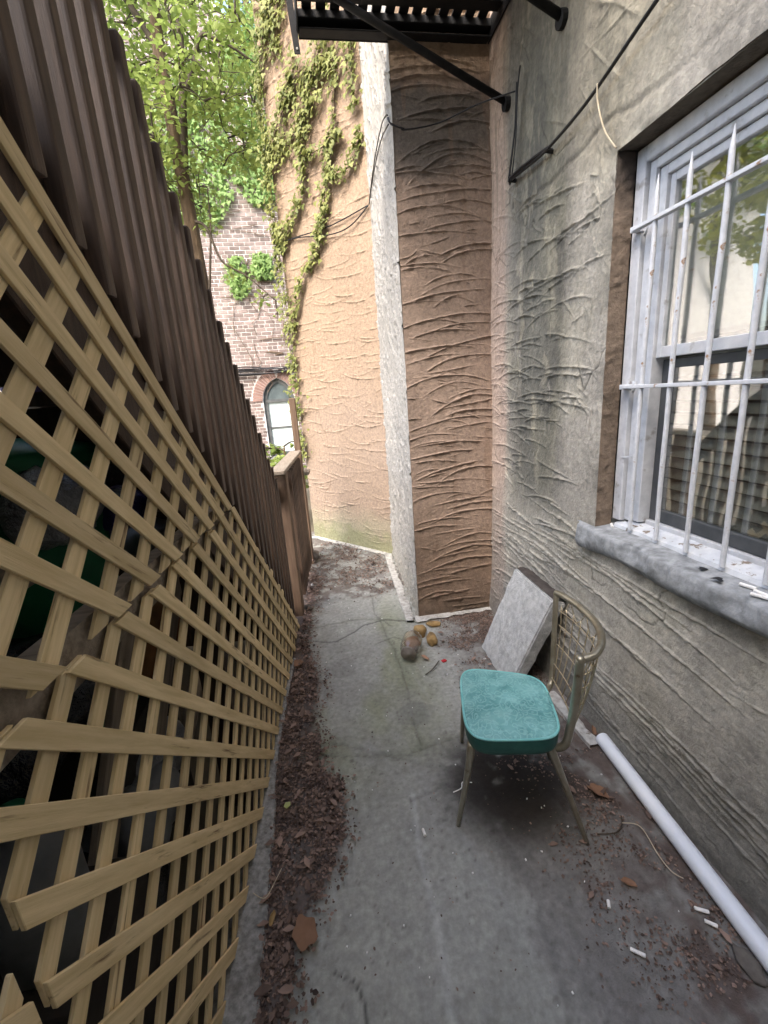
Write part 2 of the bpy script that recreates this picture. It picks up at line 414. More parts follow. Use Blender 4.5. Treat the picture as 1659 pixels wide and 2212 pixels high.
# ------------------------------------------------------------------ relief walls
def trowel(U, V, strokes):
    H = np.zeros((len(U), len(V)))
    for (cu, cv, Ln, ang, k, h, w, sgn, ph) in strokes:
        w = w * .82; h = h * 1.18
        ext = Ln / 2 + 6 * w + abs(k) * Ln * Ln / 4
        i0, i1 = np.searchsorted(U, [cu - ext, cu + ext]); j0, j1 = np.searchsorted(V, [cv - ext, cv + ext])
        if i1 - i0 < 2 or j1 - j0 < 2: continue
        uu, vv = np.meshgrid(U[i0:i1] - cu, V[j0:j1] - cv, indexing='ij')
        c, s = math.cos(ang), math.sin(ang)
        a = uu * c + vv * s
        b = -uu * s + vv * c
        b = (b - k * a * a + .12 * w * 6 * np.sin(a * 23 + ph) * .5) * sgn
        tp = np.clip(1 - (2 * a / Ln) ** 2, 0, 1) ** .6
        rough = .75 + .35 * np.sin(a * 61 + ph * 3) * np.sin(a * 27 + ph)
        prof = np.where(b > 0, np.exp(-(b / (w * .45)) ** 2), .74 * np.exp(-(b / (w * .8)) ** 2) + .26 * np.exp(b / (w * 3.0)))
        H[i0:i1, j0:j1] = np.maximum(H[i0:i1, j0:j1], 1.45 * h * tp * rough * prof)
    uu, vv = np.meshgrid(U, V, indexing='ij')
    H *= .45 + 1.0 * fbm(uu * 34, vv * 34, 3, 400)
    H += .0022 * (fbm(uu * 75, vv * 75, 2, 410) - .5) + .0040 * np.maximum(0, fbm(uu * 9, vv * 14, 3, 420) - .52)
    return H

def relief(name, U, V, P0, eu, ev, nn, H, col, mat, parent=None, hole=None):
    nu, nv = len(U), len(V)
    P0 = np.array(P0, float); eu = np.array(eu, float); ev = np.array(ev, float); nn = np.array(nn, float)
    pos = P0 + U[:, None, None] * eu + V[None, :, None] * ev + H[..., None] * nn
    idx = np.arange(nu * nv).reshape(nu, nv)
    q = np.stack([idx[:-1, :-1], idx[1:, :-1], idx[1:, 1:], idx[:-1, 1:]], -1)
    if hole is not None:
        um = (U[:-1] + U[1:]) / 2; vm = (V[:-1] + V[1:]) / 2
        keep = ~((um[:, None] > hole[0]) & (um[:, None] < hole[1]) & (vm[None, :] > hole[2]) & (vm[None, :] < hole[3]))
        q = q[keep]
    q = q.reshape(-1, 4)
    n0 = np.cross(eu, ev)
    if n0 @ nn < 0: q = q[:, ::-1]
    me = bpy.data.meshes.new(name)
    me.vertices.add(nu * nv); me.vertices.foreach_set('co', pos.reshape(-1))
    me.loops.add(len(q) * 4); me.loops.foreach_set('vertex_index', q.reshape(-1).astype(np.int32))
    me.polygons.add(len(q)); me.polygons.foreach_set('loop_start', np.arange(0, len(q) * 4, 4, dtype=np.int32))
    me.polygons.foreach_set('use_smooth', np.ones(len(q), bool))
    me.update(); me.validate()
    at = me.attributes.new('Col', 'FLOAT_COLOR', 'POINT')
    c4 = np.ones((nu * nv, 4), np.float32); c4[:, :3] = np.clip(col, 0, 1).reshape(-1, 3)
    at.data.foreach_set('color', c4.reshape(-1))
    me.materials.append(mat)
    o = bpy.data.objects.new(name, me)
    link(o, parent)
    return o

def axis(a, b, step, marks=()):
    pts = sorted(set([a, b] + [m for m in marks if a < m < b])); out = []
    for p, q in zip(pts[:-1], pts[1:]):
        n = max(1, int(round((q - p) / step))); out += list(np.linspace(p, q, n + 1)[:-1])
    return np.array(out + [b])

def strokes_rand(n, u0, u1, v0, v1, L0, L1, ang0, angs, k0, ks, h0, h1, w0, w1, sgn=None):
    out = []
    for i in range(n):
        L = rng.uniform(L0, L1)
        out.append((rng.uniform(u0, u1), rng.uniform(v0, v1), L, ang0 + rng.normal(0, angs), (k0 + rng.normal(0, ks)) / max(L, .15) * .4,
                    rng.uniform(h0, h1), rng.uniform(w0, w1), sgn if sgn else rng.choice([-1, 1]), rng.uniform(0, 9)))
    return out

# ---- ground and path
g = MB(); g.add([(-60, -40, -.03), (60, -40, -.03), (60, 80, -.03), (-60, 80, -.03)], [(0, 1, 2, 3)])
go = g.build('ground', M['ground']); go["kind"] = "structure"

FS, FC = math.sin(R_(4.1)), math.cos(R_(4.1))
def FP(s, z, off=0.0):
    """point on the stair side plane; off > 0 is towards the path"""
    return Vector((-.39 + (s - .8) * FS + off * FC, .8 + (s - .8) * FC - off * FS, z))
def litter_edge(y):   # how far the leaf litter reaches from the kerb
    ys = [-1, .4, .76, .92, 1.03, 1.18, 1.26, 1.42, 1.53, 1.63, 1.81, 2.09, 2.48, 2.90, 3.2, 3.46, 3.8, 6]
    xs = [-.24, -.24, -.228, -.21, -.128, -.052, -.055, -.035, -.134, -.112, -.152, -.124, -.19, -.17, -.15, -.10, -.2, -.2]
    return np.interp(y, ys, xs)
def seg_dist(X, Y, pts):
    d = np.full(X.shape, 9.0)
    for (ax, ay), (bx, by) in zip(pts[:-1], pts[1:]):
        t = np.clip(((X - ax) * (bx - ax) + (Y - ay) * (by - ay)) / ((bx - ax) ** 2 + (by - ay) ** 2 + 1e-9), 0, 1)
        d = np.minimum(d, np.hypot(X - ax - t * (bx - ax), Y - ay - t * (by - ay)))
    return d

U = axis(-.40, 1.13, .008); V = axis(-.6, 5.0, .009)
UU, VV = np.meshgrid(U, V, indexing='ij')
nz = fbm(UU * 3, VV * 3, 5, 3); nf = fbm(UU * 16, VV * 16, 4, 9); nl = fbm(UU * 1.1 + 3, VV * 1.1, 3, 21)
wob = fbm(UU * 9, VV * 9, 4, 31) - .5
H = .012 * (nz - .5) + .0035 * (nf - .5)
col = np.ones(UU.shape + (3,)) * np.array([.315, .318, .290])
col = col * (.84 + .32 * nz)[..., None]
moss = sstep(.46, .66, fbm(UU * 2.2 + 7, VV * 1.6, 4, 41)) * sstep(1.2, 1.7, VV) * (1 - sstep(2.6, 3.2, VV)) * (1 - sstep(.35, .6, UU))
col = mix(col, (.235, .25, .165), moss * .75)
damp = sstep(.42, .56, UU + wob * .22) * (1 - sstep(1.25, 1.45, VV + wob * .3))
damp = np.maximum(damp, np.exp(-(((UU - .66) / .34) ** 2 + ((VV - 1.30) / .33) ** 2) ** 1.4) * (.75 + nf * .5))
damp = np.maximum(damp, sstep(.55, .70, UU + wob * .35) * (1 - sstep(2.3, 2.6, VV)) * .85)
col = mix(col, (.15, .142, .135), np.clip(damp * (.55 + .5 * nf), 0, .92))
brown = sstep(.70, .92, UU + wob * .5) * sstep(.30, .62, nf + .16 * nz)
brown = np.maximum(brown, sstep(3.0, 3.25, VV + wob * .5) * sstep(.38, .6, nf) * .9)
col = mix(col, (.085, .060, .050), np.clip(brown, 0, 1) * .85)
# dark dirt below the chair with the chair's shadow painted in
dirt_shade = np.exp(-(((UU - .60) / .23) ** 2 + ((VV - 1.30) / .24) ** 2) ** 2) * sstep(.30, .62, nf + .22 + .5 * wob)
col = mix(col, (.035, .030, .026), dirt_shade * .8)
# litter soil along the kerb
le = litter_edge(VV) + wob * .07
soil = 1 - sstep(-.035, .02, UU - le)
col = mix(col, (.105, .080, .072), soil * .92)
H += soil * (.010 + .016 * nf)
for pts in ([(-.2, 1.60), (.25, 1.52), (.75, 1.60), (1.1, 1.58)], [(-.2, 2.72), (.2, 2.75), (.55, 2.60)], [(.31, 1.55), (.34, 2.2), (.30, 2.74)]):
    d = seg_dist(UU + wob * .03, VV + wob * .03, pts); k = np.exp(-(d / .0055) ** 2); col = mix(col, (.06, .055, .045), k * .55); H -= .004 * k
    col = mix(col, (.16, .17, .12), np.exp(-(d / .03) ** 2) * .35)
blot = sstep(.52, .66, fbm(UU * 3 + 2, VV * 2.2, 6, 307, .62)); col = mix(col, (.205, .20, .185), blot * .28)
lite = sstep(.58, .66, fbm(UU * 4 + 9, VV * 4, 5, 309)); col = mix(col, (.36, .36, .34), lite * .18 * (1 - soil))
# light seams, worn cement patches and cracks
d1 = seg_dist(UU + wob * .012, VV, [(.225, 1.32), (.196, 1.116), (.195, .99), (.197, .89), (.189, .794), (.165, .6), (.15, -.5)])
col = mix(col, (.42, .425, .41), np.exp(-(d1 / .011) ** 2) * .75); H += .0025 * np.exp(-(d1 / .012) ** 2)
d2 = seg_dist(UU + wob * .05, VV, [(.514, 1.063), (.518, .971), (.497, .846), (.504, .782), (.45, .6)])
col = mix(col, (.15, .145, .14), (np.exp(-(d2 / .012) ** 2)) * .5)
for cx, cy, rx, ry in ((.60, .90, .05, .06), (.69, .79, .06, .035), (.98, .62, .05, .06), (.33, 1.75, .12, .09), (.02, 2.2, .1, .12)):
    e = np.hypot((UU - cx) / rx, (VV - cy) / ry) + wob * .9
    col = mix(col, (.33, .325, .31), np.exp(-((e - 1) / .12) ** 2) * .12); col = mix(col, (.18, .18, .17), (1 - sstep(.8, 1, e)) * .45)
for pts, wd, dp in (([(-.108, .846), (-.054, .818), (-.037, .772), (-.031, .727), (-.05, .6)], .0032, .8), ([(-.146, 2.544), (-.014, 2.507), (.113, 2.587), (.183, 2.66), (.33, 2.70), (.52, 2.62)], .006, .75),
                    ([(.24, 2.42), (.36, 2.47), (.42, 2.40), (.52, 2.42)], .005, .55), ([(-.10, 1.66), (.05, 1.60), (.22, 1.50), (.34, 1.42)], .007, .25), ([(.30, 3.05), (.28, 2.8), (.36, 2.6)], .005, .5),
                    ([(.21, 1.30), (.36, 1.33), (.50, 1.28)], .006, .3)):
    d = seg_dist(UU + wob * .02, VV + wob * .03, pts)
    k = np.exp(-(d / wd) ** 2); col = mix(col, (.03, .028, .025), k * dp); H -= .004 * k
col = col * (.90 + .20 * nf)[..., None] * (.84 + .32 * fbm(UU * 60, VV * 60, 2, 301))[..., None]
scr = sstep(.60, .72, fbm(UU * 30 + VV * 6, VV * 5, 4, 303)); col = mix(col, (.30, .30, .29), scr * .22 * (1 - soil))
spk = sstep(.80, .86, fbm(UU * 52, VV * 52, 2, 305)); col = mix(col, (.07, .06, .055), spk * .45)
col = mix(col, (.026, .022, .019), np.clip(dirt_shade * 1.1, 0, .92))  # soiling and painted shadow below the chair, darkened again
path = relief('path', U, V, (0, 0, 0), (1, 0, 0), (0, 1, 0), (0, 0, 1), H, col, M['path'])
path["kind"] = "structure"

# ---- kerb along the stair side (board-like concrete strip)
kb = MB(); ys = np.linspace(-.8, 2.35, 40); n = len(ys)
vs = []
for i, y in enumerate(ys):
    fx = -.39 + (y - .8) * math.tan(R_(4.1))
    front = -.298 + .012 * (fbm(np.array([y * 5.]), np.array([1.]), 3, 77)[0] - .5) + max(0, y - 1.6) * .03
    if y > 1.45: front -= .012
    front = max(front, fx + .02)
    z = .030 + .006 * (fbm(np.array([y * 4.]), np.array([2.]), 3, 78)[0] - .5)
    vs += [(fx - .03, y, -.02), (fx - .03, y, z), (front - .006, y, z), (front, y, z - .006), (front + .002, y, -.02)]
fs = []
for i in range(n - 1):
    for k in range(4): a = i * 5 + k; fs.append((a, a + 1, a + 6, a + 5))
fs += [(0, 4, 3, 2, 1), tuple((n - 1) * 5 + k for k in (0, 1, 2, 3, 4))]
kb.add(vs, fs)
ko = kb.build('kerb', M['kerb']); ko["kind"] = "structure"

# ------------------------------------------------------------------ the house on the right
house = thing('stucco_house', 'grey mould-streaked stucco house with a brown pier and a barred white window', 'house', (1.1, 1.2, 0))
XW = 1.10
OP = (.40, 1.56, .945, 2.232)        # window opening: y0 y1 z0 z1
U = np.concatenate([axis(-.5, .395, .03), axis(.40, 1.54, .0072), axis(1.545, 2.66, .0036, OP[:2])]); V = np.concatenate([axis(-.02, 2.70, .0040, (.885, OP[3])), axis(2.706, 3.42, .0075)])
UU, VV = np.meshgrid(U, V, indexing='ij')
st = []
st += strokes_rand(120, 1.66, 2.60, .30, 2.35, .18, .50, .04, .10, -.55, .22, .005, .011, .004, .0062)
st += strokes_rand(60, 1.66, 2.60, .30, 2.35, .05, .16, .1, .35, -.4, .5, .003, .007, .0035, .005)
st += strokes_rand(70, 2.35, 2.66, .1, 3.2, .08, .25, .2, .25, -.6, .4, .004, .008, .004, .006)
st += strokes_rand(40, .2, 2.4, .05, .80, .45, 1.3, .05, .06, -.14, .07, .004, .009, .0038, .0055)
st += strokes_rand(20, 1.4, 2.5, 2.3, 3.3, .15, .5, .7, .4, -.2, .3, .003, .006, .005, .009)
st += strokes_rand(14, .2, 1.6, 2.3, 3.3, .3, .9, .05, .12, -.1, .15, .003, .006, .006, .010)
st += strokes_rand(26, 1.57, 1.72, 1.0, 2.3, .05, .16, 1.2, .4, -.4, .4, .003, .007, .004, .006)
H = trowel(U, V, st)
nz = fbm(UU * 3, VV * 3, 5, 5); nf = fbm(UU * 14, VV * 14, 4, 6)
streak = fbm(UU * 17 + 1.5 * nf, VV * 3.0, 5, 8, .6); streak2 = fbm(UU * 55 + 2 * nf, VV * 8.0, 4, 12)
H += .022 * (fbm(UU * 1.6, VV * 1.6, 3, 15) - .5) + .004 * (nf - .5)
H += .03 * (1 - sstep(0, .35, VV)) * (.4 + nz * .8) * .6
edge = np.exp(-np.maximum(np.maximum(OP[0] - UU, UU - OP[1]), np.maximum(OP[2] - VV, VV - OP[3])) / .03)
H = H * (1 - .5 * np.clip(edge, 0, 1))
col = np.ones(UU.shape + (3,)) * np.array([.385, .36, .312])
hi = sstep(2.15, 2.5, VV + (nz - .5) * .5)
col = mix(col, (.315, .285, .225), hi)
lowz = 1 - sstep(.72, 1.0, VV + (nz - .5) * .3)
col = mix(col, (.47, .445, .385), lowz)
pink = sstep(2.36, 2.47, UU + (nz - .5) * .08 + (streak2 - .5) * .05)
col = mix(col, (.42, .325, .265), pink * .9)
grime = sstep(2.28, 2.60, VV - 1.0 * np.abs(UU - 2.30)) * sstep(1.95, 2.2, UU) * (1 - sstep(2.38, 2.46, UU))
col = mix(col, (.19, .18, .165), grime * .75)
soot = np.exp(-((UU - 2.24) / .16) ** 2) * sstep(2.2, 2.7, VV + .3 * (nz - .5)); col = mix(col, (.13, .125, .115), soot * .7 * (.6 + .6 * nf))
# mould running down between the corner and the window
band = np.exp(-((UU - 2.12) / .24) ** 2) * sstep(.75, 1.15, VV) * (1 - .55 * sstep(2.45, 2.8, VV))
band2 = np.exp(-((UU - 1.95) / .10) ** 2) * sstep(1.0, 1.5, VV) * (1 - sstep(2.2, 2.5, VV))
mould = np.clip(sstep(.31, .54, streak * .55 + streak2 * .25 + nf * .2 + .09) * (band * 1.15 + band2 * .75), 0, 1)
col = mix(col, (.050, .048, .042), np.clip(mould * 1.0, 0, .92))
veil = np.exp(-((UU - 2.13) / .25) ** 2) * sstep(.62, 1.05, VV)
col = mix(col, (.135, .132, .112), np.clip(veil * 1.0 * (.35 + .9 * streak), 0, .90) * (1 - pink))
green = sstep(.45, .62, fbm(UU * 5, VV * 2.5, 4, 44)) * (1 - sstep(2.0, 2.35, np.abs(VV - 1.5) + .9)) * (1 - pink)
col = mix(col, (.29, .275, .20), green * .25)
pale = sstep(.56, .70, fbm(UU * 20 + 2 * nf, VV * 4.5, 5, 19)) * veil
col = mix(col, (.36, .33, .25), pale * .45)
bl_ = sstep(.52, .66, fbm(UU * 6, VV * 4, 5, 431)) * sstep(1.3, 1.9, UU + .25 * (VV - 1.2)); col = mix(col, (.10, .10, .085), bl_ * .22 * (1 - pink))
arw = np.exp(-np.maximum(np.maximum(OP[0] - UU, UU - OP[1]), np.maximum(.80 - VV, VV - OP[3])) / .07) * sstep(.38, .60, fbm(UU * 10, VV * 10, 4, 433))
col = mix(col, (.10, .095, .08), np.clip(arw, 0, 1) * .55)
drip = sstep(.52, .66, fbm(UU * 30, VV * 2.0, 4, 437)) * sstep(2.2, 2.5, VV) * sstep(.9, 1.3, UU); col = mix(col, (.12, .115, .095), drip * .35)
hc = np.abs(fbm(UU * 3.2, VV * 2.2, 4, 439) - .5); crk = np.exp(-(hc / .004) ** 2) * sstep(.5, .58, fbm(UU * 2, VV * 2, 2, 441)); col = mix(col, (.05, .048, .04), crk * .7); H -= .003 * crk
# below the sill and the foot of the wall
run = sstep(.42, .6, fbm(UU * 4, VV * 1.2 + UU * .8, 4, 27)) * (1 - sstep(.5, .85, VV)) * sstep(.0, .3, VV)
col = mix(col, (.22, .212, .19), run * .42)
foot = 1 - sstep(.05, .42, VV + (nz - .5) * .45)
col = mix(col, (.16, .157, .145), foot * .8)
col = mix(col, (.24, .23, .21), lowz * sstep(1.62, 1.9, UU) * .35)
seam = np.exp(-((VV - 2.33 - (nz - .5) * .08) / .012) ** 2) * sstep(.9, 1.7, UU) * (1 - sstep(2.2, 2.4, UU))
col = mix(col, (.12, .11, .09), seam * .55); H -= .006 * seam
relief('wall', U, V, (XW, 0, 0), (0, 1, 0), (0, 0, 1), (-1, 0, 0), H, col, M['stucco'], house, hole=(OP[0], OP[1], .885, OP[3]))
b = MB(); b.box(1.105, 1.6, -5, 2.64, 3.42, 7.5); b.box(1.102, 1.6, -5, -.5, -.02, 3.42)
b.box(1.62, 5.5, -5, 4.0, 2.9, 7.4); b.build('upper_wall', M['stucco_smooth'], house)

b = MB(); b.box(-8, 6, -12, -3.4, -.03, 9.0)  # unseen block added behind the camera to keep sun off the passage
b.build('rear_light_block', M['stucco_smooth'], house)

# brown pier face
U = axis(.566, 1.12, .0032); V = np.concatenate([axis(-.02, 3.4, .0032), axis(3.42, 4.9, .02)]); UU, VV = np.meshgrid(U, V, indexing='ij')
st = []
for z in np.arange(.03, 4.9, .042):
    st.append((rng.uniform(.68, 1.0), z + rng.normal(0, .012), rng.uniform(.28, .62), rng.normal(.05, .07), rng.normal(-.6, .35), rng.uniform(.005, .011), rng.uniform(.0045, .0068), rng.choice([-1, 1]), rng.uniform(0, 9)))
st += strokes_rand(80, .57, 1.1, 0, 3.6, .05, .20, 0, .22, -.5, .6, .003, .007, .0035, .005)
H = trowel(U, V, st); nz = fbm(UU * 4, VV * 3, 5, 51); nf = fbm(UU * 18, VV * 14, 4, 52)
H += .012 * (fbm(UU * 2, VV * 1.5, 3, 55) - .5) + .003 * (nf - .5)
cracks = sstep(.60, .66, fbm(UU * 14, VV * .9, 3, 58))
col = np.ones(UU.shape + (3,)) * np.array([.29, .218, .172]); col = col * (.82 + .36 * nz)[..., None]
col = mix(col, (.31, .238, .192), sstep(2.2, 2.9, VV) * .6)
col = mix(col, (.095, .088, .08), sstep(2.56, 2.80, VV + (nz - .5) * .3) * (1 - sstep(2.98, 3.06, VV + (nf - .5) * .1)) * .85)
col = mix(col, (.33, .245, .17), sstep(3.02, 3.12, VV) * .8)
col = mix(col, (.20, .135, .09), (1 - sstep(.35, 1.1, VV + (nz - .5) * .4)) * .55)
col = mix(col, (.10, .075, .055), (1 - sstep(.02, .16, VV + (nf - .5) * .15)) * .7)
col = mix(col, (.21, .14, .10), cracks * .35)
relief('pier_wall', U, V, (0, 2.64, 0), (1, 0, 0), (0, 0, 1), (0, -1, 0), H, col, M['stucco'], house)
# white side of the pier
L2 = math.hypot(.055, 1.26); e2 = (.055 / L2, 1.26 / L2, 0)
U = axis(-.004, L2 + .01, .0068); V = axis(-.02, 4.9, .0060); UU, VV = np.meshgrid(U, V, indexing='ij')
st = strokes_rand(820, 0, L2, 0, 4.9, .10, .32, 1.05, .3, -.9, .5, .006, .013, .0065, .009)
H = trowel(U, V, st); nz = fbm(UU * 3, VV * 3, 5, 61); nf = fbm(UU * 14, VV * 14, 4, 62)
H += .012 * (fbm(UU * 2, VV * 2, 3, 65) - .5)
col = np.ones(UU.shape + (3,)) * np.array([.315, .302, .278]); col = col * (.86 + .24 * nz)[..., None]
col = mix(col, (.50, .46, .385), sstep(2.6, 3.4, VV) * .3)
col = mix(col, (.34, .32, .27), (1 - sstep(.05, .5, VV + (nz - .5) * .4)) * .6)
relief('pier_side_wall', U, V, (.566, 2.64, 0), e2, (0, 0, 1), (-e2[1], e2[0], 0), H, col, M['stucco'], house)
b = MB(); b.hexa([Vector(p) for p in ((.60, 2.67, 0), (1.6, 2.67, 0), (1.6, 5.2, 0), (.66, 3.93, 0), (.60, 2.67, 7.5), (1.6, 2.67, 7.5), (1.6, 5.2, 7.5), (.66, 3.93, 7.5))])
b.build('pier_core', M['stucco_smooth'], house)

# whitewashed footing round the pier and along the wall
def strip(name, pts, w, z, mat, parent, jit=.008, seed=1):
    """flat uneven strip; pts run along its outer edge, w points to its inner side"""
    rr = random.Random(seed); mb = MB(); P = []
    for (a, b_) in zip(pts[:-1], pts[1:]):
        n = max(2, int((Vector(b_) - Vector(a)).length / .03))
        P += [Vector(a).lerp(Vector(b_), i / n) for i in range(n)]
    P.append(Vector(pts[-1]))
    vs = []; fs = []
    for i, p in enumerate(P):
        q = P[min(i + 1, len(P) - 1)] - P[max(i - 1, 0)]
        nrm = Vector((q.y, -q.x, 0)).normalized()
        j = rr.uniform(-jit, jit)
        o_ = p - nrm * j
        vs += [o_ + Vector((0, 0, -.02)), o_ + Vector((0, 0, z * .6)), o_ + nrm * .010 + Vector((0, 0, z + rr.uniform(-.002, .002))), p + nrm * w + Vector((0, 0, z + .004)), p + nrm * w + Vector((0, 0, -.02))]
    for i in range(len(P) - 1):
        for k in range(4): a = i * 5 + k; fs.append((a, a + 1, a + 6, a + 5))
    mb.add(vs, fs)
    return mb.build(name, mat, parent)
strip('footing', [(.605, 4.03, 0), (.568, 3.4, 0), (.545, 2.9, 0), (.535, 2.60, 0)], .06, .016, M['footing'], house, seed=3, jit=.014)
strip('footing', [(.538, 2.592, 0), (.80, 2.603, 0), (1.10, 2.605, 0)], -.06, .014, M['footing'], house, seed=4, jit=.012)
strip('footing', [(1.045, 1.72, 0), (1.052, 1.50, 0), (1.058, 1.37, 0)], .06, .018, M['footing'], house, seed=5)

# window reveals and lintel face
U = axis(0, .072, .01); V = axis(.90, OP[3], .01); UU, VV = np.meshgrid(U, V, indexing='ij')
Hn = trowel(U, V, strokes_rand(60, 0, .07, OP[2], OP[3], .04, .12, .3, .5, -.5, .6, .002, .006, .004, .006))
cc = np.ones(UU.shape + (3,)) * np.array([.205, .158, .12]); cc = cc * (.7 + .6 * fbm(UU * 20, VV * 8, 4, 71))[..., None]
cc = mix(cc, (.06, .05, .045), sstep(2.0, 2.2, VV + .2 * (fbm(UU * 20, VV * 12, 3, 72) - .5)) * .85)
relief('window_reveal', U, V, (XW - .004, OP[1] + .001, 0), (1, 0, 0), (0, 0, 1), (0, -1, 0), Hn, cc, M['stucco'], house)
U = axis(0, .09, .01); V = axis(OP[0], OP[1], .012); UU, VV = np.meshgrid(U, V, indexing='ij')
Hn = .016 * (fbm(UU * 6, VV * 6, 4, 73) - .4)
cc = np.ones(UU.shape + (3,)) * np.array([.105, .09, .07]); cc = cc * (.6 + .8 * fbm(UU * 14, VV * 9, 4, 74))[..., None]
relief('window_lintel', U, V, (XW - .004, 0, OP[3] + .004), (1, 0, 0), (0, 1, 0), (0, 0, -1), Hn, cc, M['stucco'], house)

# cement sill with rounded, chipped front
prof = [(1.22, .927), (1.17, .923), (1.12, .919), (1.085, .916), (1.066, .914), (1.060, .909), (1.058, .897), (1.057, .876), (1.058, .857), (1.064, .838), (1.078, .824), (1.13, .812)]
ys = np.linspace(.15, 1.665, 220); vs = []; fs = []
for i, y in enumerate(ys):
    for k, (x, z) in enumerate(prof):
        n1_ = fbm(np.array([y * 5 + k * .7]), np.array([k * .9]), 4, 81)[0] - .5
        n2_ = fbm(np.array([y * 1.7]), np.array([3.3]), 2, 82)[0] - .5
        n3_ = fbm(np.array([y * 26.]), np.array([k * 1.7]), 3, 83)[0] - .5
        sh = .0 if y < 1.63 else (y - 1.63) * 1.1
        chip = -.016 * max(0, fbm(np.array([y * 9.]), np.array([5.]), 3, 84)[0] - .62) * 6 * (3 < k < 8)
        vs.append((x + n1_ * .008 + n3_ * .0045 * (k > 2) + n2_ * .014 * (k > 2) - chip + sh * (x < 1.08), y, z + n1_ * .005 + n3_ * .003 * (k > 2) + (n2_ * .05 if k > 8 else 0)))
m_ = len(prof)
for i in range(len(ys) - 1):
    for k in range(m_ - 1): a = i * m_ + k; fs.append((a, a + 1, a + m_ + 1, a + m_))
fs.append(tuple(range((len(ys) - 1) * m_, len(ys) * m_)))
mesh_obj('window_sill', vs, fs, M['sill'], house, smooth=True)

# window: wooden outer frame with sashes, panes and the peeling wooden sill
w = MB()
y0, y1, z0, z1 = OP
w.box(1.168, 1.218, y1 - .048, y1 - .004, z0 + .004, z1 - .004); w.box(1.168, 1.218, y0, y0 + .04, z0, z1 - .004)
w.box(1.168, 1.218, y0 + .04, y1 - .048, z1 - .052, z1 - .004)
win = w.build('window', M['white_trim'], house, bevel=.003)
w = MB(); w.box(1.185, 1.263, y1 - .078, y1 - .050, z0 + .01, z1 - .054); w.box(1.185, 1.263, y0 + .042, y0 + .07, z0 + .01, z1 - .054); w.box(1.185, 1.263, y0 + .07, y1 - .078, z1 - .082, z1 - .054)
w.build('stop_moulding', M['white_trim'], win, bevel=.002)
w = MB(); w.box(1.199, 1.273, y1 - .112, y1 - .080, z0 + .01, z1 - .084); w.box(1.199, 1.273, y0 + .072, y0 + .1, z0 + .01, z1 - .084); w.box(1.199, 1.273, y0 + .1, y1 - .112, z1 - .112, z1 - .084)
w.build('track', M['white_trim'], win, bevel=.002)
zm = 1.565
def sash(name, xa, xb, za, zb, mat, stile, railb, railt):
    s_ = MB(); ya, yb = y0 + .102, y1 - .114
    s_.box(xa, xb, yb - stile, yb, za, zb); s_.box(xa, xb, ya, ya + stile, za, zb)
    s_.box(xa, xb, ya + stile, yb - stile, za, za + railb); s_.box(xa, xb, ya + stile, yb - stile, zb - railt, zb)
    o = s_.build(name, mat, win, bevel=.002)
    g_ = MB(); xm = (xa + xb) / 2; g_.box(xm - .0015, xm + .0015, ya + stile - .006, yb - stile + .006, za + railb - .006, zb - railt + .006)
    g_.build('pane', M['glass'], win)
    return o
sash('upper_sash', 1.211, 1.239, zm - .005, z1 - .114, M['white_trim'], .022, .036, .026)
sash('lower_sash', 1.243, 1.271, z0 + .022, zm - .012, M['sash_shaded'], .030, .045, .03)
w = MB(); w.box(1.228, 1.265, y0 + .10, y1 - .114, z0 - .004, z0 + .020)
w.build('track', M['white_trim'], win, bevel=.002)
# wooden sill, flaking
ys = np.linspace(y0, y1 - .03, 90); vs = []; fs = []
pr = [(1.25, .952), (1.21, .947), (1.185, .942), (1.163, .936), (1.158, .920)]
for y in ys:
    for k, (x, z) in enumerate(pr):
        n1_ = fbm(np.array([y * 18 + k * 2.1]), np.array([k * 1.9]), 3, 91)[0] - .5
        vs.append((x + n1_ * .012 * (k > 2), y, z + n1_ * .008))
for i in range(len(ys) - 1):
    for k in range(4): a = i * 5 + k; fs.append((a, a + 1, a + 6, a + 5))
mesh_obj('wooden_sill', vs, fs, M['peeling'], win)

# iron grille
gr = MB()
for zc in (1.986, 1.468):
    gr.box(1.138, 1.160, .30, 1.520, zc - .006, zc + .006)
    gr.box(1.140, 1.186, 1.508, 1.530, zc - .009, zc + .009)
    gr.tube([(1.178, 1.520, zc), (1.186, 1.520, zc)], .022, 12)
grille = gr.build('window_grille', M['grille'], house, bevel=.0015)
bm_ = MB()
bz = [0, .004, .1, .2, .3, .4, .5, .6, .7, .8, .9, 1.0, 1.09, 1.115, 1.172]; br = [.0084, .0080, .0076, .0079, .0083, .0079, .0082, .0077, .0083, .0080, .0083, .0078, .0080, .0076, .0012]
bm_.tube([(random.uniform(-.0012, .0012), random.uniform(-.0012, .0012), z) for z in bz], br, 10)
bar0 = None
for i, y in enumerate((1.427, 1.296, 1.168, 1.035, .905, .775, .645, .52)):
    mt = Matrix.Translation((1.149, y, .938)) @ Matrix.Rotation(random.uniform(-.008, .008), 4, 'X')
    if bar0 is None:
        bar0 = bm_.build('bar', M['grille'], grille, smooth=True); bar0.matrix_basis = mt
    else: share('bar', bar0, mt, grille)
wt = MB(); wt.tube(smooth_path([(1.178, 1.552, 1.205), (1.170, 1.53, 1.203), (1.166, 1.50, 1.206), (1.17, 1.475, 1.212)]), .003, 6)
wt.build('wire_tie', M['grille'], grille)

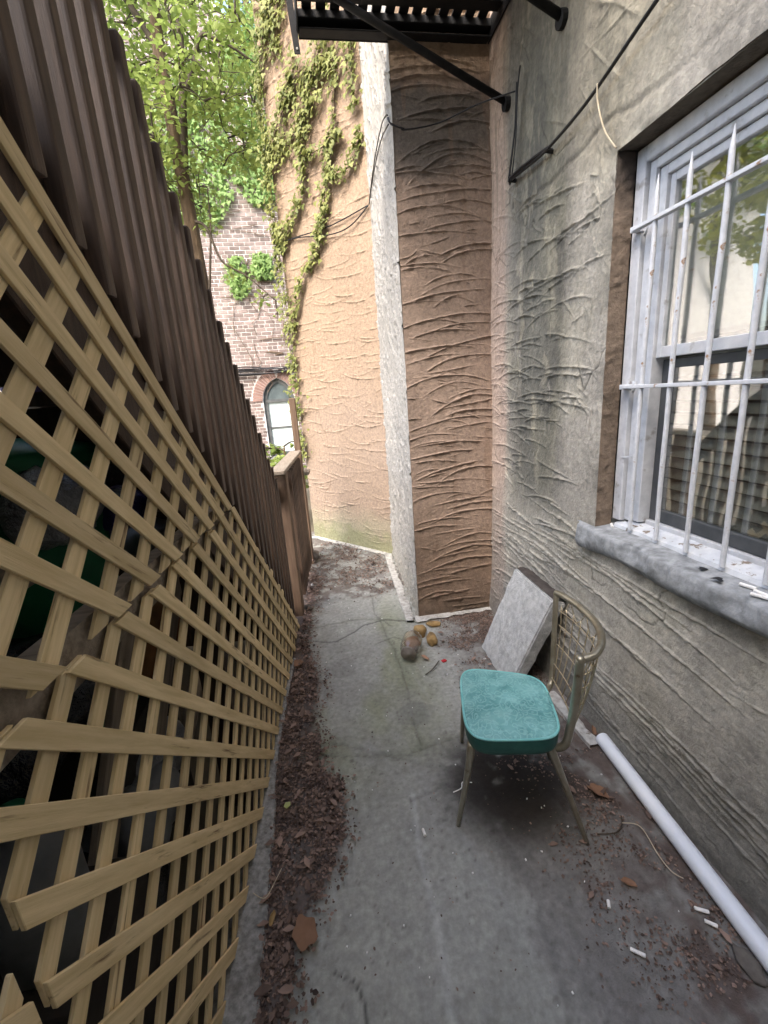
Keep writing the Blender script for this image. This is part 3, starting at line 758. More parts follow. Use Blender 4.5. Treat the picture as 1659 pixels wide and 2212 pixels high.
# dark room behind the window
r_ = MB(); r_.box(1.28, 3.2, -.2, 2.3, .3, 2.8)
room = r_.build('room_shell', M['room'], house)
bmm = bmesh.new(); bmm.from_mesh(room.data)
bmm.faces.ensure_lookup_table()
ff = [f for f in bmm.faces if abs(f.calc_center_median().x - 1.28) < .01]
bmesh.ops.delete(bmm, geom=ff, context='FACES_ONLY'); bmm.to_mesh(room.data); bmm.free()

blind = thing('window_blind', 'beige slatted blind hanging behind the barred window', 'blind', (1.33, 1.0, .95))
s_ = MB(); s_.box(-.019, .019, -.50, .50, -.0012, .0012)
sl0 = None
for i in range(17):
    z = .975 + i * .041
    mt = Matrix.Translation((1.318, .98, z)) @ Matrix.Rotation(R_(-52 + random.uniform(-3, 3)), 4, 'Y')
    if sl0 is None: sl0 = s_.build('slat', M['blind'], blind); sl0.matrix_basis = mt
    else: share('slat', sl0, mt, blind)
c_ = MB(); c_.tube([(1.299, .7, .96), (1.299, .7, 1.6)], .0012, 5); c_.build('cord', M['blind'], blind)
c_ = MB(); c_.tube([(1.299, 1.25, .96), (1.299, 1.25, 1.6)], .0012, 5); c_.build('cord', M['blind'], blind)

sh_ = MB(); zz = np.linspace(1.63, 2.2, 12)
sh_.add([Vector((1.300 + .006 * math.sin(z * 19 + y_ * 3), y_, z)) for z in zz for y_ in np.linspace(.46, 1.5, 12)], [(i * 12 + k, i * 12 + k + 1, i * 12 + k + 13, i * 12 + k + 12) for i in range(11) for k in range(11)])
so_ = sh_.build('roller_blind', M['shade'], smooth=True); tag(so_, 'beige roller shade pulled down behind the upper window pane', 'blind')

# ------------------------------------------------------------------ the tan house across the gap
TA = Vector((.62, 3.9, 0)); TU = Vector((-.6487, .7611, 0)); TN = Vector((-.7611, -.6487, 0)); TL = 1.156
def TP(s, z, off=0.0): return TA + TU * s + TN * off + Vector((0, 0, z))
tan_house = thing('tan_house', 'tan stucco house wall at the end of the passage, partly covered by ivy', 'house', tuple(TP(.6, 0)))
U = axis(-.02, TL, .0058); V = axis(-.03, 5.3, .0060); UU, VV = np.meshgrid(U, V, indexing='ij')
st = []
for z in np.arange(.02, 5.3, .040):
    for rep in range(2):
        st.append((rng.uniform(0, TL), z + rng.normal(0, .02), rng.uniform(.16, .5), rng.normal(.04, .09), rng.normal(.65, .35), rng.uniform(.004, .011), rng.uniform(.004, .006), rng.choice([-1, 1]), rng.uniform(0, 9)))
st += strokes_rand(170, 0, TL, 0, 5.2, .05, .16, 0, .3, .5, .6, .003, .007, .004, .0055)
H = trowel(U, V, st); nz = fbm(UU * 3, VV * 3, 5, 101); nf = fbm(UU * 14, VV * 14, 4, 102)
H += .03 * (fbm(UU * 1.1, VV * 1.1, 3, 105) - .5)
col = np.ones(UU.shape + (3,)) * np.array([.29, .213, .15]); col = col * (.88 + .22 * nz)[..., None]
col = mix(col, (.285, .22, .172), (1 - sstep(.8, 2.2, VV + (nz - .5))) * .75)
col = mix(col, (.30, .29, .20), (1 - sstep(.08, .42, VV + (nz - .5) * .35)) * .75)
col = mix(col, (.19, .20, .10), (1 - sstep(.10, .24, VV + (nf - .5) * .25)) * .6)
hair = sstep(.64, .66, fbm(UU * 9 + .3 * VV, VV * 1.1, 2, 108)) * (1 - sstep(.66, .68, fbm(UU * 9 + .3 * VV, VV * 1.1, 2, 108))) * (1 - sstep(1.8, 2.3, VV))
col = mix(col, (.16, .11, .07), hair * .5)
relief('wall', U, V, tuple(TA), tuple(TU), (0, 0, 1), tuple(TN), H, col, M['stucco'], tan_house)
b = MB(); p0, p1 = TP(-.02, 0, -.02), TP(TL - .004, 0, -.02)
b.hexa([p0, p1, p1 + Vector((.9, 2.2, 0)), p0 + Vector((1.6, 2.2, 0)), p0 + Vector((0, 0, 7.2)), p1 + Vector((0, 0, 7.2)), p1 + Vector((.9, 2.2, 7.2)), p0 + Vector((1.6, 2.2, 7.2))])
b.build('wall_core', M['stucco_smooth'], tan_house)
fo = MB()
strip('footing', [tuple(TP(TL, 0, .04)), tuple(TP(.6, 0, .05)), tuple(TP(.0, 0, .045))], -.05, .014, M['footing'], tan_house, seed=8)

# ------------------------------------------------------------------ staircase
stair = thing('wooden_staircase', 'dark brown stained wooden staircase with close-set balusters descending beside the path', 'staircase', tuple(FP(1.6, 0, -.5)))
def slab_fp(name, ring, o0, o1, mat, parent, bevel=0.0):
    """polygon in (s,z) extruded between two offsets from the stair plane"""
    mb = MB(); n = len(ring)
    vs = [FP(s, z, o0) for s, z in ring] + [FP(s, z, o1) for s, z in ring]
    mb.add(vs, [tuple(range(n - 1, -1, -1)), tuple(range(n, 2 * n))] + [(i, (i + 1) % n, n + (i + 1) % n, n + i) for i in range(n)])
    o = mb.build(name, mat, parent, bevel=bevel)
    bm2 = bmesh.new(); bm2.from_mesh(o.data); bmesh.ops.recalc_face_normals(bm2, faces=bm2.faces); bm2.to_mesh(o.data); bm2.free()
    return o
slab_fp('stringer', [(-.6, 3.10), (-.6, 3.56), (2.96, 0.0), (2.52, 0.0)], -.095, -.058, M['stain_wood'], stair, .003)
slab_fp('stringer', [(-.6, 3.10), (-.6, 3.48), (2.88, 0.0), (2.52, 0.0)], -1.00, -.96, M['stain_wood'], stair, .003)
for k in range(17):
    s0 = 2.66 - k * .195; z0_ = .17 + k * .195
    slab_fp('tread', [(s0 - .03, z0_), (s0 + .21, z0_), (s0 + .21, z0_ + .035), (s0 - .03, z0_ + .035)], -.955, -.10, M['stain_wood'], stair)
    slab_fp('shade_riser', [(s0 - .02, z0_ - .155), (s0, z0_ - .155), (s0, z0_ - .005), (s0 - .02, z0_ - .005)], -.955, -.10, M['stain_wood'], stair)  # added to darken the space below the stairs
for k in range(17):
    s0 = -.9 + k * .22
    slab_fp('shade_back_board', [(s0, 0), (s0 + .214, 0), (s0 + .214, max(.02, 3.05 - s0 - .214 - .2)), (s0, max(.03, 3.05 - s0 - .2))], -.945, -.925, M['dark_board'], stair)  # boards added on the far side so the under-stair space stays dark
slab_fp('end_board', [(-.62, 0), (-.60, 0), (-.60, 3.1), (-.62, 3.1)], -.92, -.06, M['dark_board'], stair)
slab_fp('lattice_rail', [(-.5, 1.085), (-.5, 1.175), (1.50, 1.175), (1.50, 1.085)], -.052, -.016, M['grey_board'], stair)
for s0 in (.30, 1.42):
    slab_fp('lattice_post', [(s0, .0), (s0 + .085, 0), (s0 + .085, 2.52 - s0), (s0, 2.55 - s0)], -.15, -.06, M['stain_wood'], stair)
slab_fp('handrail', [(.2, 3.50), (.2, 3.63), (2.90, .96), (2.90, .83)], -.094, -.058, M['stain_wood'], stair, .003)
bl = MB(); bl.box(-.0175, .0175, -.018, .018, 0, 1.0)
bal0 = None
k = 0
for i in range(-16, 17):
    sr = 1.50 + i * .0805 + random.uniform(-.003, .003)
    if sr < .30 or sr > 2.86: continue
    zb = 2.835 + .035 * min(1, max(0, (sr - 1.0))) - sr + random.uniform(-.012, .012)
    zt = 3.83 - sr + random.uniform(-.014, .010)
    p = FP(sr - .0175, max(zb, .03), -.036)
    mt = Matrix.Translation(p) @ Matrix.Rotation(-R_(4.1) + random.uniform(-.10, .10), 4, 'Z') @ Matrix.Rotation(random.uniform(-.007, .007), 4, 'X') @ Matrix.Diagonal((random.uniform(.94, 1.06), 1, zt - max(zb, .03), 1))
    if bal0 is None:
        bal0 = bl.build('baluster', M['stain_wood'], stair, bevel=.006, segs=2); bal0.matrix_basis = mt
    else: share('baluster', bal0, mt, stair)

slab_fp('landing_deck', [(-1.6, 3.30), (-.60, 3.30), (-.60, 3.36), (-1.6, 3.36)], -1.2, -.06, M['stain_wood'], stair)

# ------------------------------------------------------------------ lattice panels
def clip_strip(c, half, slope, poly):
    """clip the band |s + slope*z - c| <= half to a convex polygon in (s,z)"""
    def clip(P, f):
        out = []
        for i in range(len(P)):
            a, b_ = P[i], P[(i + 1) % len(P)]; fa, fb = f(a), f(b_)
            if fa >= 0: out.append(a)
            if fa * fb < 0:
                t = fa / (fa - fb); out.append((a[0] + (b_[0] - a[0]) * t, a[1] + (b_[1] - a[1]) * t))
        return out
    P = clip(poly, lambda p: p[0] + slope * p[1] - (c - half))
    if len(P) >= 3: P = clip(P, lambda p: (c + half) - p[0] - slope * p[1])
    return P
def lattice(name, label, poly, cA, pA, rangeA, cB, pB, rangeB, half, slA=1.0, slB=-1.0, zoff=0.0, topjag=False, custom=None):
    t = thing(name, label, 'lattice panel', tuple(FP(sum(p[0] for p in poly) / len(poly), min(p[1] for p in poly))), 'lattice panels under the staircase')
    for lay, (c0, pit, rg, sl) in enumerate(((cA, pA, rangeA, slA), (cB, pB, rangeB, slB))):
        for k in range(*rg):
            c = c0 + pit * k + random.uniform(-.004, .004)
            if custom and lay == 0:
                if k >= len(custom): break
                s16, sl = custom[k]; c = s16 + sl * 1.6 - half
            pl = poly
            if topjag:   # ragged sawn edge along the stair slope
                j = random.uniform(-.03, .05)
                pl = [(s, z) if not (abs(s + z - 2.80) < .02) else (s + j * .5, z + j * .5) for s, z in poly]
            P = clip_strip(c, half * random.uniform(.95, 1.05), sl, pl)
            if len(P) < 3: continue
            o0, o1 = (0.001, .008) if lay == 0 else (-.0085, -.0005)
            o0 += zoff; o1 += zoff
            # local frame along the strip so that the grain follows it
            d = (FP(-sl, 1) - FP(0, 0)).normalized(); nrm = Vector((FC, -FS, 0)); w_ = nrm.cross(d).normalized()
            org = sum((FP(s, z) for s, z in P), Vector()) / len(P)
            fr = Matrix((( d.x, w_.x, nrm.x, org.x), (d.y, w_.y, nrm.y, org.y), (d.z, w_.z, nrm.z, org.z), (0, 0, 0, 1)))
            inv = fr.inverted()
            n = len(P)
            vs = [inv @ FP(s, z, o0) for s, z in P] + [inv @ FP(s, z, o1) for s, z in P]
            mb = MB(); mb.add(vs, [tuple(range(n - 1, -1, -1)), tuple(range(n, 2 * n))] + [(i, (i + 1) % n, n + (i + 1) % n, n + i) for i in range(n)])
            o = mb.build('strip', M['lattice'], t)
            bm2 = bmesh.new(); bm2.from_mesh(o.data); bmesh.ops.recalc_face_normals(bm2, faces=bm2.faces)
            bmesh.ops.bevel(bm2, geom=list(bm2.edges), offset=.0009, segments=1, affect='EDGES', clamp_overlap=True)
            bm2.to_mesh(o.data); bm2.free()
            o.matrix_basis = fr @ Matrix.Rotation(random.uniform(-.004, .004), 4, 'Z')
    return t
lattice('lattice_panel', 'lower pale pine diagonal lattice panel standing on the kerb', [(.446, .018), (2.78, .018), (1.665, 1.135), (.446, 1.135)],
        1.787, .1372, (-11, 9), -.062, .1418, (-8, 22), .0245, topjag=True)
lattice('lattice_panel', 'upper pale pine diagonal lattice panel with its sloping top edge under the balusters', [(-.5, 1.148), (1.5976, 1.148), (-.5, 3.127)],
        2.684, .1345, (0, 12), -.56, .1395, (-12, 9), .0262, zoff=.002,
        custom=[(1.1185, 1.06), (1.000, 1.085), (.872, 1.11), (.722, 1.14), (.578, 1.155), (.444, 1.145), (.312, 1.14), (.096, 1.167), (-.06, 1.167), (-.216, 1.167), (-.372, 1.167)])
lattice('lattice_panel', 'short lattice offcut low at the near end of the stair side', [(-.5, .018), (.428, .018), (.428, .87), (-.5, .87)],
        1.36, .1372, (-12, 3), -.42, .1418, (-6, 7), .0245, zoff=-.004)

# ------------------------------------------------------------------ fence beyond the stair
fen = thing('picket_fence', 'brown picket fence with a wide pale cap rail beyond the foot of the stairs', 'fence', tuple(FP(3.3, 0, 0)))
slab_fp('post', [(2.89, -.02), (2.99, -.02), (2.99, 1.055), (2.89, 1.055)], -.075, .020, M['fence_wood'], fen, .004)
slab_fp('cap_rail', [(2.80, 1.057), (3.90, 1.057), (3.90, 1.085), (2.80, 1.085)], -.070, .030, M['cap_wood'], fen, .004)
slab_fp('rail', [(3.0, .90), (3.90, .90), (3.90, .97), (3.0, .97)], -.06, -.02, M['fence_wood'], fen)
slab_fp('rail', [(3.0, .20), (3.90, .20), (3.90, .27), (3.0, .27)], -.06, -.02, M['fence_wood'], fen)
pk0 = None
pk = MB(); pk.box(-.018, .018, -.012, .012, 0, .98)
for i in range(9):
    s = 3.19 + i * .083
    mt = Matrix.Translation(FP(s, .05 + random.uniform(-.02, .02), -.002)) @ Matrix.Rotation(-R_(4.1), 4, 'Z')
    if pk0 is None: pk0 = pk.build('picket', M['stain_wood'], fen, bevel=.003); pk0.matrix_basis = mt
    else: share('picket', pk0, mt, fen)
slab_fp('post', [(3.95, -.02), (4.01, -.02), (4.01, 1.53), (3.95, 1.53)], -.03, .022, M['fence_wood'], fen, .004)
slab_fp('latch_block', [(3.90, .86), (4.05, .86), (4.05, .89), (3.90, .89)], .031, .075, M['cap_wood'], fen, .003)
slab_fp('post', [(4.09, -.02), (4.15, -.02), (4.15, .80), (4.09, .80)], -.05, .01, M['fence_wood'], fen, .004)

# ------------------------------------------------------------------ fire escape
fe = thing('fire_escape', 'black iron fire escape platform with slotted floor and diagonal braces', 'fire escape', (1.08, 2.1, 3.2))
ch = MB(); XL, XR, YN, YF = .128, 1.085, 1.45, 2.66
def chan(name, x0, x1, ya, yb, z0_, z1_):
    m_ = MB(); m_.box(x0, x1, ya, yb, z0_, z1_); return m_.build(name, M['iron'], fe, bevel=.003)
chan('channel', XL, XR, YF - .008, YF, 3.20, 3.285); chan('channel', XL + .002, XR - .002, YF - .070, YF - .010, 3.201, 3.208)
chan('channel', XL, XR, YN, YN + .01, 3.20, 3.285)
chan('channel', XL - .010, XL - .002, YN, YF, 3.20, 3.29); chan('channel', XR + .002, XR + .010, YN, YF, 3.20, 3.29)
chan('cross_bar', XL, XR, YF - .075, YF - .012, 3.240, 3.274)
for i in range(9):
    y = YF - .185 - i * .125
    chan('cross_bar', XL, XR, y - .030, y + .030, 3.240, 3.274)
sl0 = None
for i in range(14):
    x = XL + .045 + i * .0665
    if sl0 is None:
        m_ = MB(); m_.box(-.0225, .0225, YN + .012, YF - .01, 3.276, 3.284); sl0 = m_.build('slat', M['iron'], fe); sl0.matrix_basis = Matrix.Translation((x, 0, 0))
    else: share('slat', sl0, Matrix.Translation((x, 0, 0)), fe)
for y in (2.41, 1.92):
    m_ = MB(); m_.tube([(1.092, y, 2.828), (.45, y, 3.122), (.29, y, 3.197)], .0165, 10); m_.build('brace', M['iron'], fe, smooth=True)
    m_ = MB(); m_.tube([(1.075, y, 2.822), (1.10, y, 2.824)], .030, 12); m_.build('brace_foot', M['iron'], fe)
m_ = MB(); m_.hexa([Vector(p) for p in ((.099, 2.615, 3.118), (.128, 2.615, 3.118), (.128, 2.621, 3.118), (.099, 2.621, 3.118), (.07, 2.615, 3.50), (.103, 2.615, 3.50), (.103, 2.621, 3.50), (.07, 2.621, 3.50))])
hb = m_.build('hanger_bar', M['iron'], fe)
m_ = MB(); m_.tube([(.1135, 2.6145, 3.137), (.1135, 2.6115, 3.137)], .005, 10); m_.build('hole_disc', M['footing'], hb)  # pale disc added in place of the hole in the bar

# ------------------------------------------------------------------ cables
def cable(name, label, paths, r, mat='cable', cat='cable'):
    mb = MB()
    for p in paths: mb.tube(smooth_path(p, 8), r, 6)
    o = mb.build(name, M[mat], smooth=True); tag(o, label, cat); return o
cable('cable', 'black cable stapled along the grey wall above the window', [[(1.072, 2.335, 2.470), (1.068, 2.15, 2.446), (1.066, 1.991, 2.430), (1.068, 1.80, 2.437), (1.068, 1.646, 2.455), (1.07, 1.388, 2.511), (1.07, 1.1, 2.56), (1.07, .6, 2.60)],
      [(1.070, 2.335, 2.478), (1.06, 2.2, 2.462), (1.064, 1.995, 2.437), (1.066, 1.95, 2.428)]], .0065)
cable('cable_loop', 'looped black wires hanging in the wall corner by the fire escape brace', [[(1.075, 2.268, 2.815), (1.06, 2.245, 2.80), (1.066, 2.275, 2.63), (1.07, 2.335, 2.472), (1.068, 2.31, 2.465), (1.065, 2.26, 2.60), (1.06, 2.235, 2.77), (1.065, 2.22, 2.86)],
      [(1.068, 2.25, 2.79), (1.072, 2.285, 2.66), (1.07, 2.345, 2.48)]], .0032)
cable('cable_span', 'thin black wire strung across the brown pier face', [[(.545, 2.655, 2.888), (.548, 2.615, 2.845), (.60, 2.605, 2.818), (.627, 2.60, 2.808), (.80, 2.58, 2.830), (.95, 2.45, 2.838), (1.062, 2.262, 2.79)],
      [(.548, 2.64, 2.88), (.555, 2.612, 2.835), (.62, 2.598, 2.812)]], .0035)
cable('cable_drop', 'pair of black wires running down the white side of the pier', [[(.547, 2.66, 2.90), (.552, 2.72, 2.93), (.556, 2.88, 2.97), (.572, 3.25, 2.985), (.60, 3.72, 2.97), (.612, 3.87, 2.955)],
      [(.549, 2.66, 2.86), (.560, 2.95, 2.93), (.578, 3.35, 2.955), (.606, 3.86, 2.945)]], .0038)
cable('cable_run', 'black wire crossing the tan wall behind the ivy', [[tuple(TP(.0, 2.952, .02)), tuple(TP(.427, 2.925, .025)), tuple(TP(.8, 2.945, .03)), tuple(TP(1.165, 2.98, .02))],
      [tuple(TP(.0, 2.950, .02)), tuple(TP(.2, 2.86, .03)), tuple(TP(.45, 2.86, .03)), tuple(TP(.85, 2.94, .03)), tuple(TP(1.15, 2.97, .03))]], .0048)
cable('string', 'thin pale string hanging from the wall cable above the window', [[(1.062, 1.637, 2.461), (1.068, 1.640, 2.411), (1.072, 1.600, 2.311), (1.082, 1.548, 2.236)]], .0028, 'string', 'string')
st_ = MB()
for (y, z) in ((1.985, 2.43), (2.33, 2.468)):
    st_.tube([(1.10, y, z), (1.063, y, z + .004)], .010, 8)
tag(st_.build('cable_clip', M['cable']), 'small black clips holding the cable to the grey wall', 'cable clip')

# ------------------------------------------------------------------ chair
chair = thing('dinette_chair', 'turquoise vinyl seat dinette chair with curved brass wire back', 'chair', (.55, 1.2, 0))
cor = [Vector((.368, 1.080, 0)), Vector((.648, 1.018, 0)), Vector((.728, 1.300, 0)), Vector((.462, 1.425, 0))]
def quadp(u, v):
    return ((cor[0] * (1 - u) + cor[1] * u) * (1 - v) + (cor[3] * (1 - u) + cor[2] * u) * v)
def seat_ring(sc, z, n=56, ex=4.5):
    out = []
    for i in range(n):
        a = 2 * math.pi * i / n; c, s = math.cos(a), math.sin(a)
        x = abs(c) ** (2 / ex) * math.copysign(1, c); y = abs(s) ** (2 / ex) * math.copysign(1, s)
        p = quadp(.5 + .525 * sc * x, .5 + .525 * sc * y); out.append(Vector((p.x, p.y, z)))
    return out
def rings_obj(name, rings, mat, parent, capb=False, capt=False):
    n = len(rings[0]); mb = MB(); vs = [v for r in rings for v in r]; fs = []
    for i in range(len(rings) - 1):
        for k in range(n): a = i * n + k; b_ = i * n + (k + 1) % n; fs.append((a, b_, b_ + n, a + n))
    if capb: fs.append(tuple(range(n - 1, -1, -1)))
    if capt: m_ = (len(rings) - 1) * n; fs.append(tuple(range(m_, m_ + n)))
    mb.add(vs, fs); return mb.build(name, mat, parent, smooth=True)
seat = rings_obj('seat', [seat_ring(s, z) for s, z in ((.985, .447), (.965, .4515), (.92, .455), (.80, .458), (.6, .4605), (.4, .462), (.2, .4625), (.05, .4625))], M['vinyl'], chair, capt=True)
rings_obj('seat_side', [seat_ring(s, z) for s, z in ((.5, .384), (.93, .384), (.965, .388), (.985, .400), (1.0, .425), (.995, .446))], M['vinyl_side'], seat, capb=True)
pp = seat_ring(.992, .448); pr_ = MB(); pr_.tube(pp + [pp[0], pp[1]], .0045, 8); pr_.build('piping', M['piping'], seat, smooth=True)
for p in ([(.392, 1.118, .392), (.378, 1.128, .25), (.352, 1.165, 0.0)], [(.628, 1.060, .392), (.668, 1.042, .27), (.753, 1.011, 0.0)],
          [(.470, 1.385, .392), (.473, 1.44, .22), (.492, 1.530, 0.0)], [(.700, 1.275, .392), (.745, 1.31, .25), (.815, 1.365, 0.0)]):
    l_ = MB(); l_.tube(smooth_path(p, 6), [.0145 - .0065 * i / 12 for i in range(13)], 10); l_.build('leg', M['brass'], chair, smooth=True)
railp = [Vector(p) for p in ((.712, 1.048, .690), (.762, 1.050, .699), (.818, 1.098, .705), (.862, 1.185, .709), (.880, 1.30, .709), (.880, 1.405, .704), (.872, 1.458, .699))]
bf = MB(); rp_ = smooth_path(railp, 8); bf.tube(rp_, .0125, 12)
bf.tube([(.704, 1.049, .688), (.712, 1.048, .690), (.724, 1.047, .693)], [.013, .0165, .0135], 12)
bf.tube(smooth_path([(.715, 1.050, .688), (.708, 1.052, .55), (.694, 1.056, .42), (.682, 1.060, .375), (.660, 1.075, .358), (.620, 1.10, .378)], 8), .0135, 12)
bf.tube(smooth_path([(.872, 1.456, .699), (.866, 1.447, .67), (.842, 1.41, .53), (.812, 1.365, .39), (.78, 1.335, .362), (.71, 1.28, .378)], 8), .0105, 10)
bf.build('back_frame', M['brass'], chair, smooth=True)
botp = smooth_path([(.690, 1.058, .395), (.735, 1.10, .393), (.770, 1.18, .392), (.795, 1.28, .392), (.806, 1.355, .395)], 8)
def at(path, t):
    x = t * (len(path) - 1); i = min(int(x), len(path) - 2); return path[i].lerp(path[i + 1], x - i)
def backpt(u, v):
    b_ = at(botp, u); t_ = at(rp_, .06 + .88 * u); p = b_.lerp(t_, v)
    bow = math.sin(v * math.pi) * .012; return p + Vector((bow, 0, 0))
wr = MB(); nw = 11
us = [(i + .6) / (nw + .2) for i in range(nw)]
for i, u in enumerate(us):
    wr.tube([backpt(u, v) for v in (0, .2, .4, .6, .8, .87)], .0021, 6)
for i in range(nw - 1):
    if i % 2 == 0:
        um = (us[i] + us[i + 1]) / 2
        wr.tube([backpt(us[i], .865), backpt(um - .01, .955), backpt(um + .01, .955), backpt(us[i + 1], .865)], .0021, 6)
    else:
        um = (us[i] + us[i + 1]) / 2
        wr.tube([backpt(us[i], .865), backpt(um, .80), backpt(us[i + 1], .865)], .0019, 6)
for v in (.17, .40, .63, .80):
    wr.tube([backpt(u, v) - Vector((.004, 0, 0)) for u in np.linspace(.02, .98, 16)], .0021, 6)
wr.tube([backpt(u, 0.0) for u in np.linspace(0, 1, 16)], .0026, 6)
wr.build('back_wires', M['wire'], chair, smooth=True)

# ------------------------------------------------------------------ leaning concrete slab
TLc, TRc, BLc = Vector((1.012, 2.115, .523)), Vector((1.012, 1.715, .514)), Vector((.845, 2.208, .002))
BRc = BLc + (TRc - TLc) + Vector((-.01, 0, .002)); TH = Vector((.074, .004, -.026))
cs = MB(); cs.hexa([BRc, BLc, BLc + TH + Vector((0, 0, .024)), BRc + TH + Vector((0, 0, .024)), TRc, TLc, TLc + TH, TRc + TH])
bmx = bmesh.new(); tmp = mesh_obj('tmp', cs.v, cs.f, None); bmx.from_mesh(tmp.data); bpy.data.objects.remove(tmp)
bmesh.ops.bevel(bmx, geom=list(bmx.edges), offset=.007, segments=2, affect='EDGES')
bmesh.ops.subdivide_edges(bmx, edges=[e for e in bmx.edges if e.calc_length() > .05], cuts=14, use_grid_fill=True)
for v in bmx.verts:
    n_ = fbm(np.array([v.co.y * 40 + v.co.x * 13]), np.array([v.co.z * 40 + v.co.x * 21]), 3, 130)[0] - .5
    v.co += v.normal * n_ * .012 if v.normal.length > .1 else Vector()
me = bpy.data.meshes.new('concrete_slab'); bmesh.ops.triangulate(bmx, faces=[f for f in bmx.faces if len(f.verts) > 4]); bmx.to_mesh(me); bmx.free()
me.materials.append(M['concrete']); slab = bpy.data.objects.new('concrete_slab', me); COL.objects.link(slab)
tag(slab, 'thick grey concrete slab leaning on the wall behind the chair', 'concrete slab')
dt = MB(); e0 = TLc + Vector((.004, 0, .003)); e1 = TRc + Vector((.004, 0, .003)); vs = []; fs = []
for i in range(30):
    a = e0.lerp(e1, .02 + .96 * i / 29)
    for k in range(5):
        q = a + TH * (.10 + .98 * k / 4); h_ = .006 + .016 * fbm(np.array([i * .5]), np.array([k * .8]), 3, 140)[0]
        vs.append(q + Vector((0, 0, h_ if 0 < k else .001)))
for i in range(29):
    for k in range(4): a = i * 5 + k; fs.append((a, a + 1, a + 6, a + 5))
dt.add(vs, fs); dt.build('dirt_layer', M['soil'], slab, smooth=True)

# ------------------------------------------------------------------ pipe
pd = Vector((-.049, -.731, 0)).normalized(); pa = Vector((1.062, 1.383, .030)); pb = pa + pd * 2.0
pm = MB(); n = 24; fr_ = pd.to_track_quat('Z', 'Y').to_matrix().to_4x4(); fr_.translation = pa
pm.lathe([(.024, .0), (.027, .0), (.028, .002), (.028, 2.0), (.024, 2.0), (.024, 0.0)], fr_, 28)
pipe = pm.build('drain_pipe', M['pvc'], smooth=False)
for p in pipe.data.polygons: p.use_smooth = True
tag(pipe, 'white plastic pipe lying along the foot of the grey wall', 'pipe')

# ------------------------------------------------------------------ jar and stones
jd = (Vector((.375, 2.13, 0)) - Vector((.462, 2.345, 0))).normalized()
fr_ = jd.to_track_quat('Z', 'Y').to_matrix().to_4x4(); fr_.translation = Vector((.458, 2.325, .062))
jar = thing('jar', 'dirty clear jar lying on its side among yellow stones', 'jar', (.42, 2.23, 0))
jm = MB(); jm.lathe([(.001, 0), (.040, .002), (.057, .014), (.060, .04), (.060, .11), (.054, .14), (.040, .160), (.036, .175)], fr_, 28); jm.build('glass_body', M['jar_glass'], jar, smooth=True)
jm = MB(); jm.lathe([(.001, .190), (.012, .190), (.013, .186), (.040, .186), (.044, .182), (.044, .172), (.036, .170)], fr_, 28); jm.build('lid', M['jar_lid'], jar, smooth=True)
def lump(name, c, r, mat, parent=None, seed=0, sq=(1, 1, 1), amp=.45):
    bm2 = bmesh.new(); bmesh.ops.create_icosphere(bm2, subdivisions=3, radius=1.0)
    if mat in (M['stone'], M['dark_stone'], M['footing']):
        for q in range(7):
            nn_ = Vector((random.gauss(0, 1), random.gauss(0, 1), random.gauss(0, 1))).normalized(); cut = random.uniform(.62, .85)
            for v in bm2.verts:
                dd_ = v.co.dot(nn_)
                if dd_ > cut: v.co -= nn_ * (dd_ - cut)
    for v in bm2.verts:
        p = v.co.copy()
        n_ = fbm(np.array([p.x * 1.6 + seed * 3.1 + p.z]), np.array([p.y * 1.6 - p.z * .7 + seed]), 3, 150 + seed)[0]
        v.co = Vector((p.x * sq[0], p.y * sq[1], p.z * sq[2])) * r * (1 - amp / 2 + amp * n_) + Vector(c)
    me = bpy.data.meshes.new(name); bm2.to_mesh(me); bm2.free(); me.materials.append(mat)
    for p in me.polygons: p.use_smooth = True
    o = bpy.data.objects.new(name, me); link(o, parent); return o
lump('contents', (.445, 2.285, .045), .044, M['litter_leaf'], jar, 4, (1.0, 1.4, .7), .8)
lump('contents', (.408, 2.205, .038), .030, M['dark_stone'], jar, 5, (1.0, 1.5, .6), .8)
tag(lump('stone', (.520, 2.42, .036), .042, M['stone'], None, 1, (1.0, .9, 1.0), .7), 'orange-yellow stone standing right behind the jar', 'stone', 'yellow stones near the pier')
tag(lump('stone', (.572, 2.325, .034), .046, M['stone'], None, 2, (.75, 1.1, .9), .7), 'olive-yellow stone beside the jar on the chair side', 'stone', 'yellow stones near the pier')
tag(lump('stone', (.640, 2.525, .016), .040, M['stone'], None, 3, (1.3, .8, .5), .7), 'flat yellow stone lying apart near the white footing', 'stone', 'yellow stones near the pier')
tag(lump('stone', (-.17, 4.02, .05), .085, M['dark_stone'], None, 6, (1.1, .9, .8), .8), 'rough grey rock at the foot of the far fence post', 'stone')
tag(lump('stone', (-.20, 2.97, .025), .045, M['dark_stone'], None, 7, (1.2, .9, .7), .8), 'dark stone at the base of the stair newel post', 'stone')
tag(lump('stone', (-.14, 3.42, .012), .045, M['footing'], None, 8, (1.2, .9, .4), .8), 'pale flat stone chip lying by the far fence', 'stone')
tag(lump('stone', (.965, .640, .010), .034, M['dark_stone'], None, 9, (.8, 1.3, .35), .8), 'flat tan stone half sunk beside the white pipe', 'stone')
tag(lump('wrapper_scrap', (.588, 2.118, .008), .013, M['red_bit'], None, 10, (1.1, .8, .6), .8), 'tiny crumpled red wrapper among the leaves near the slab', 'wrapper')

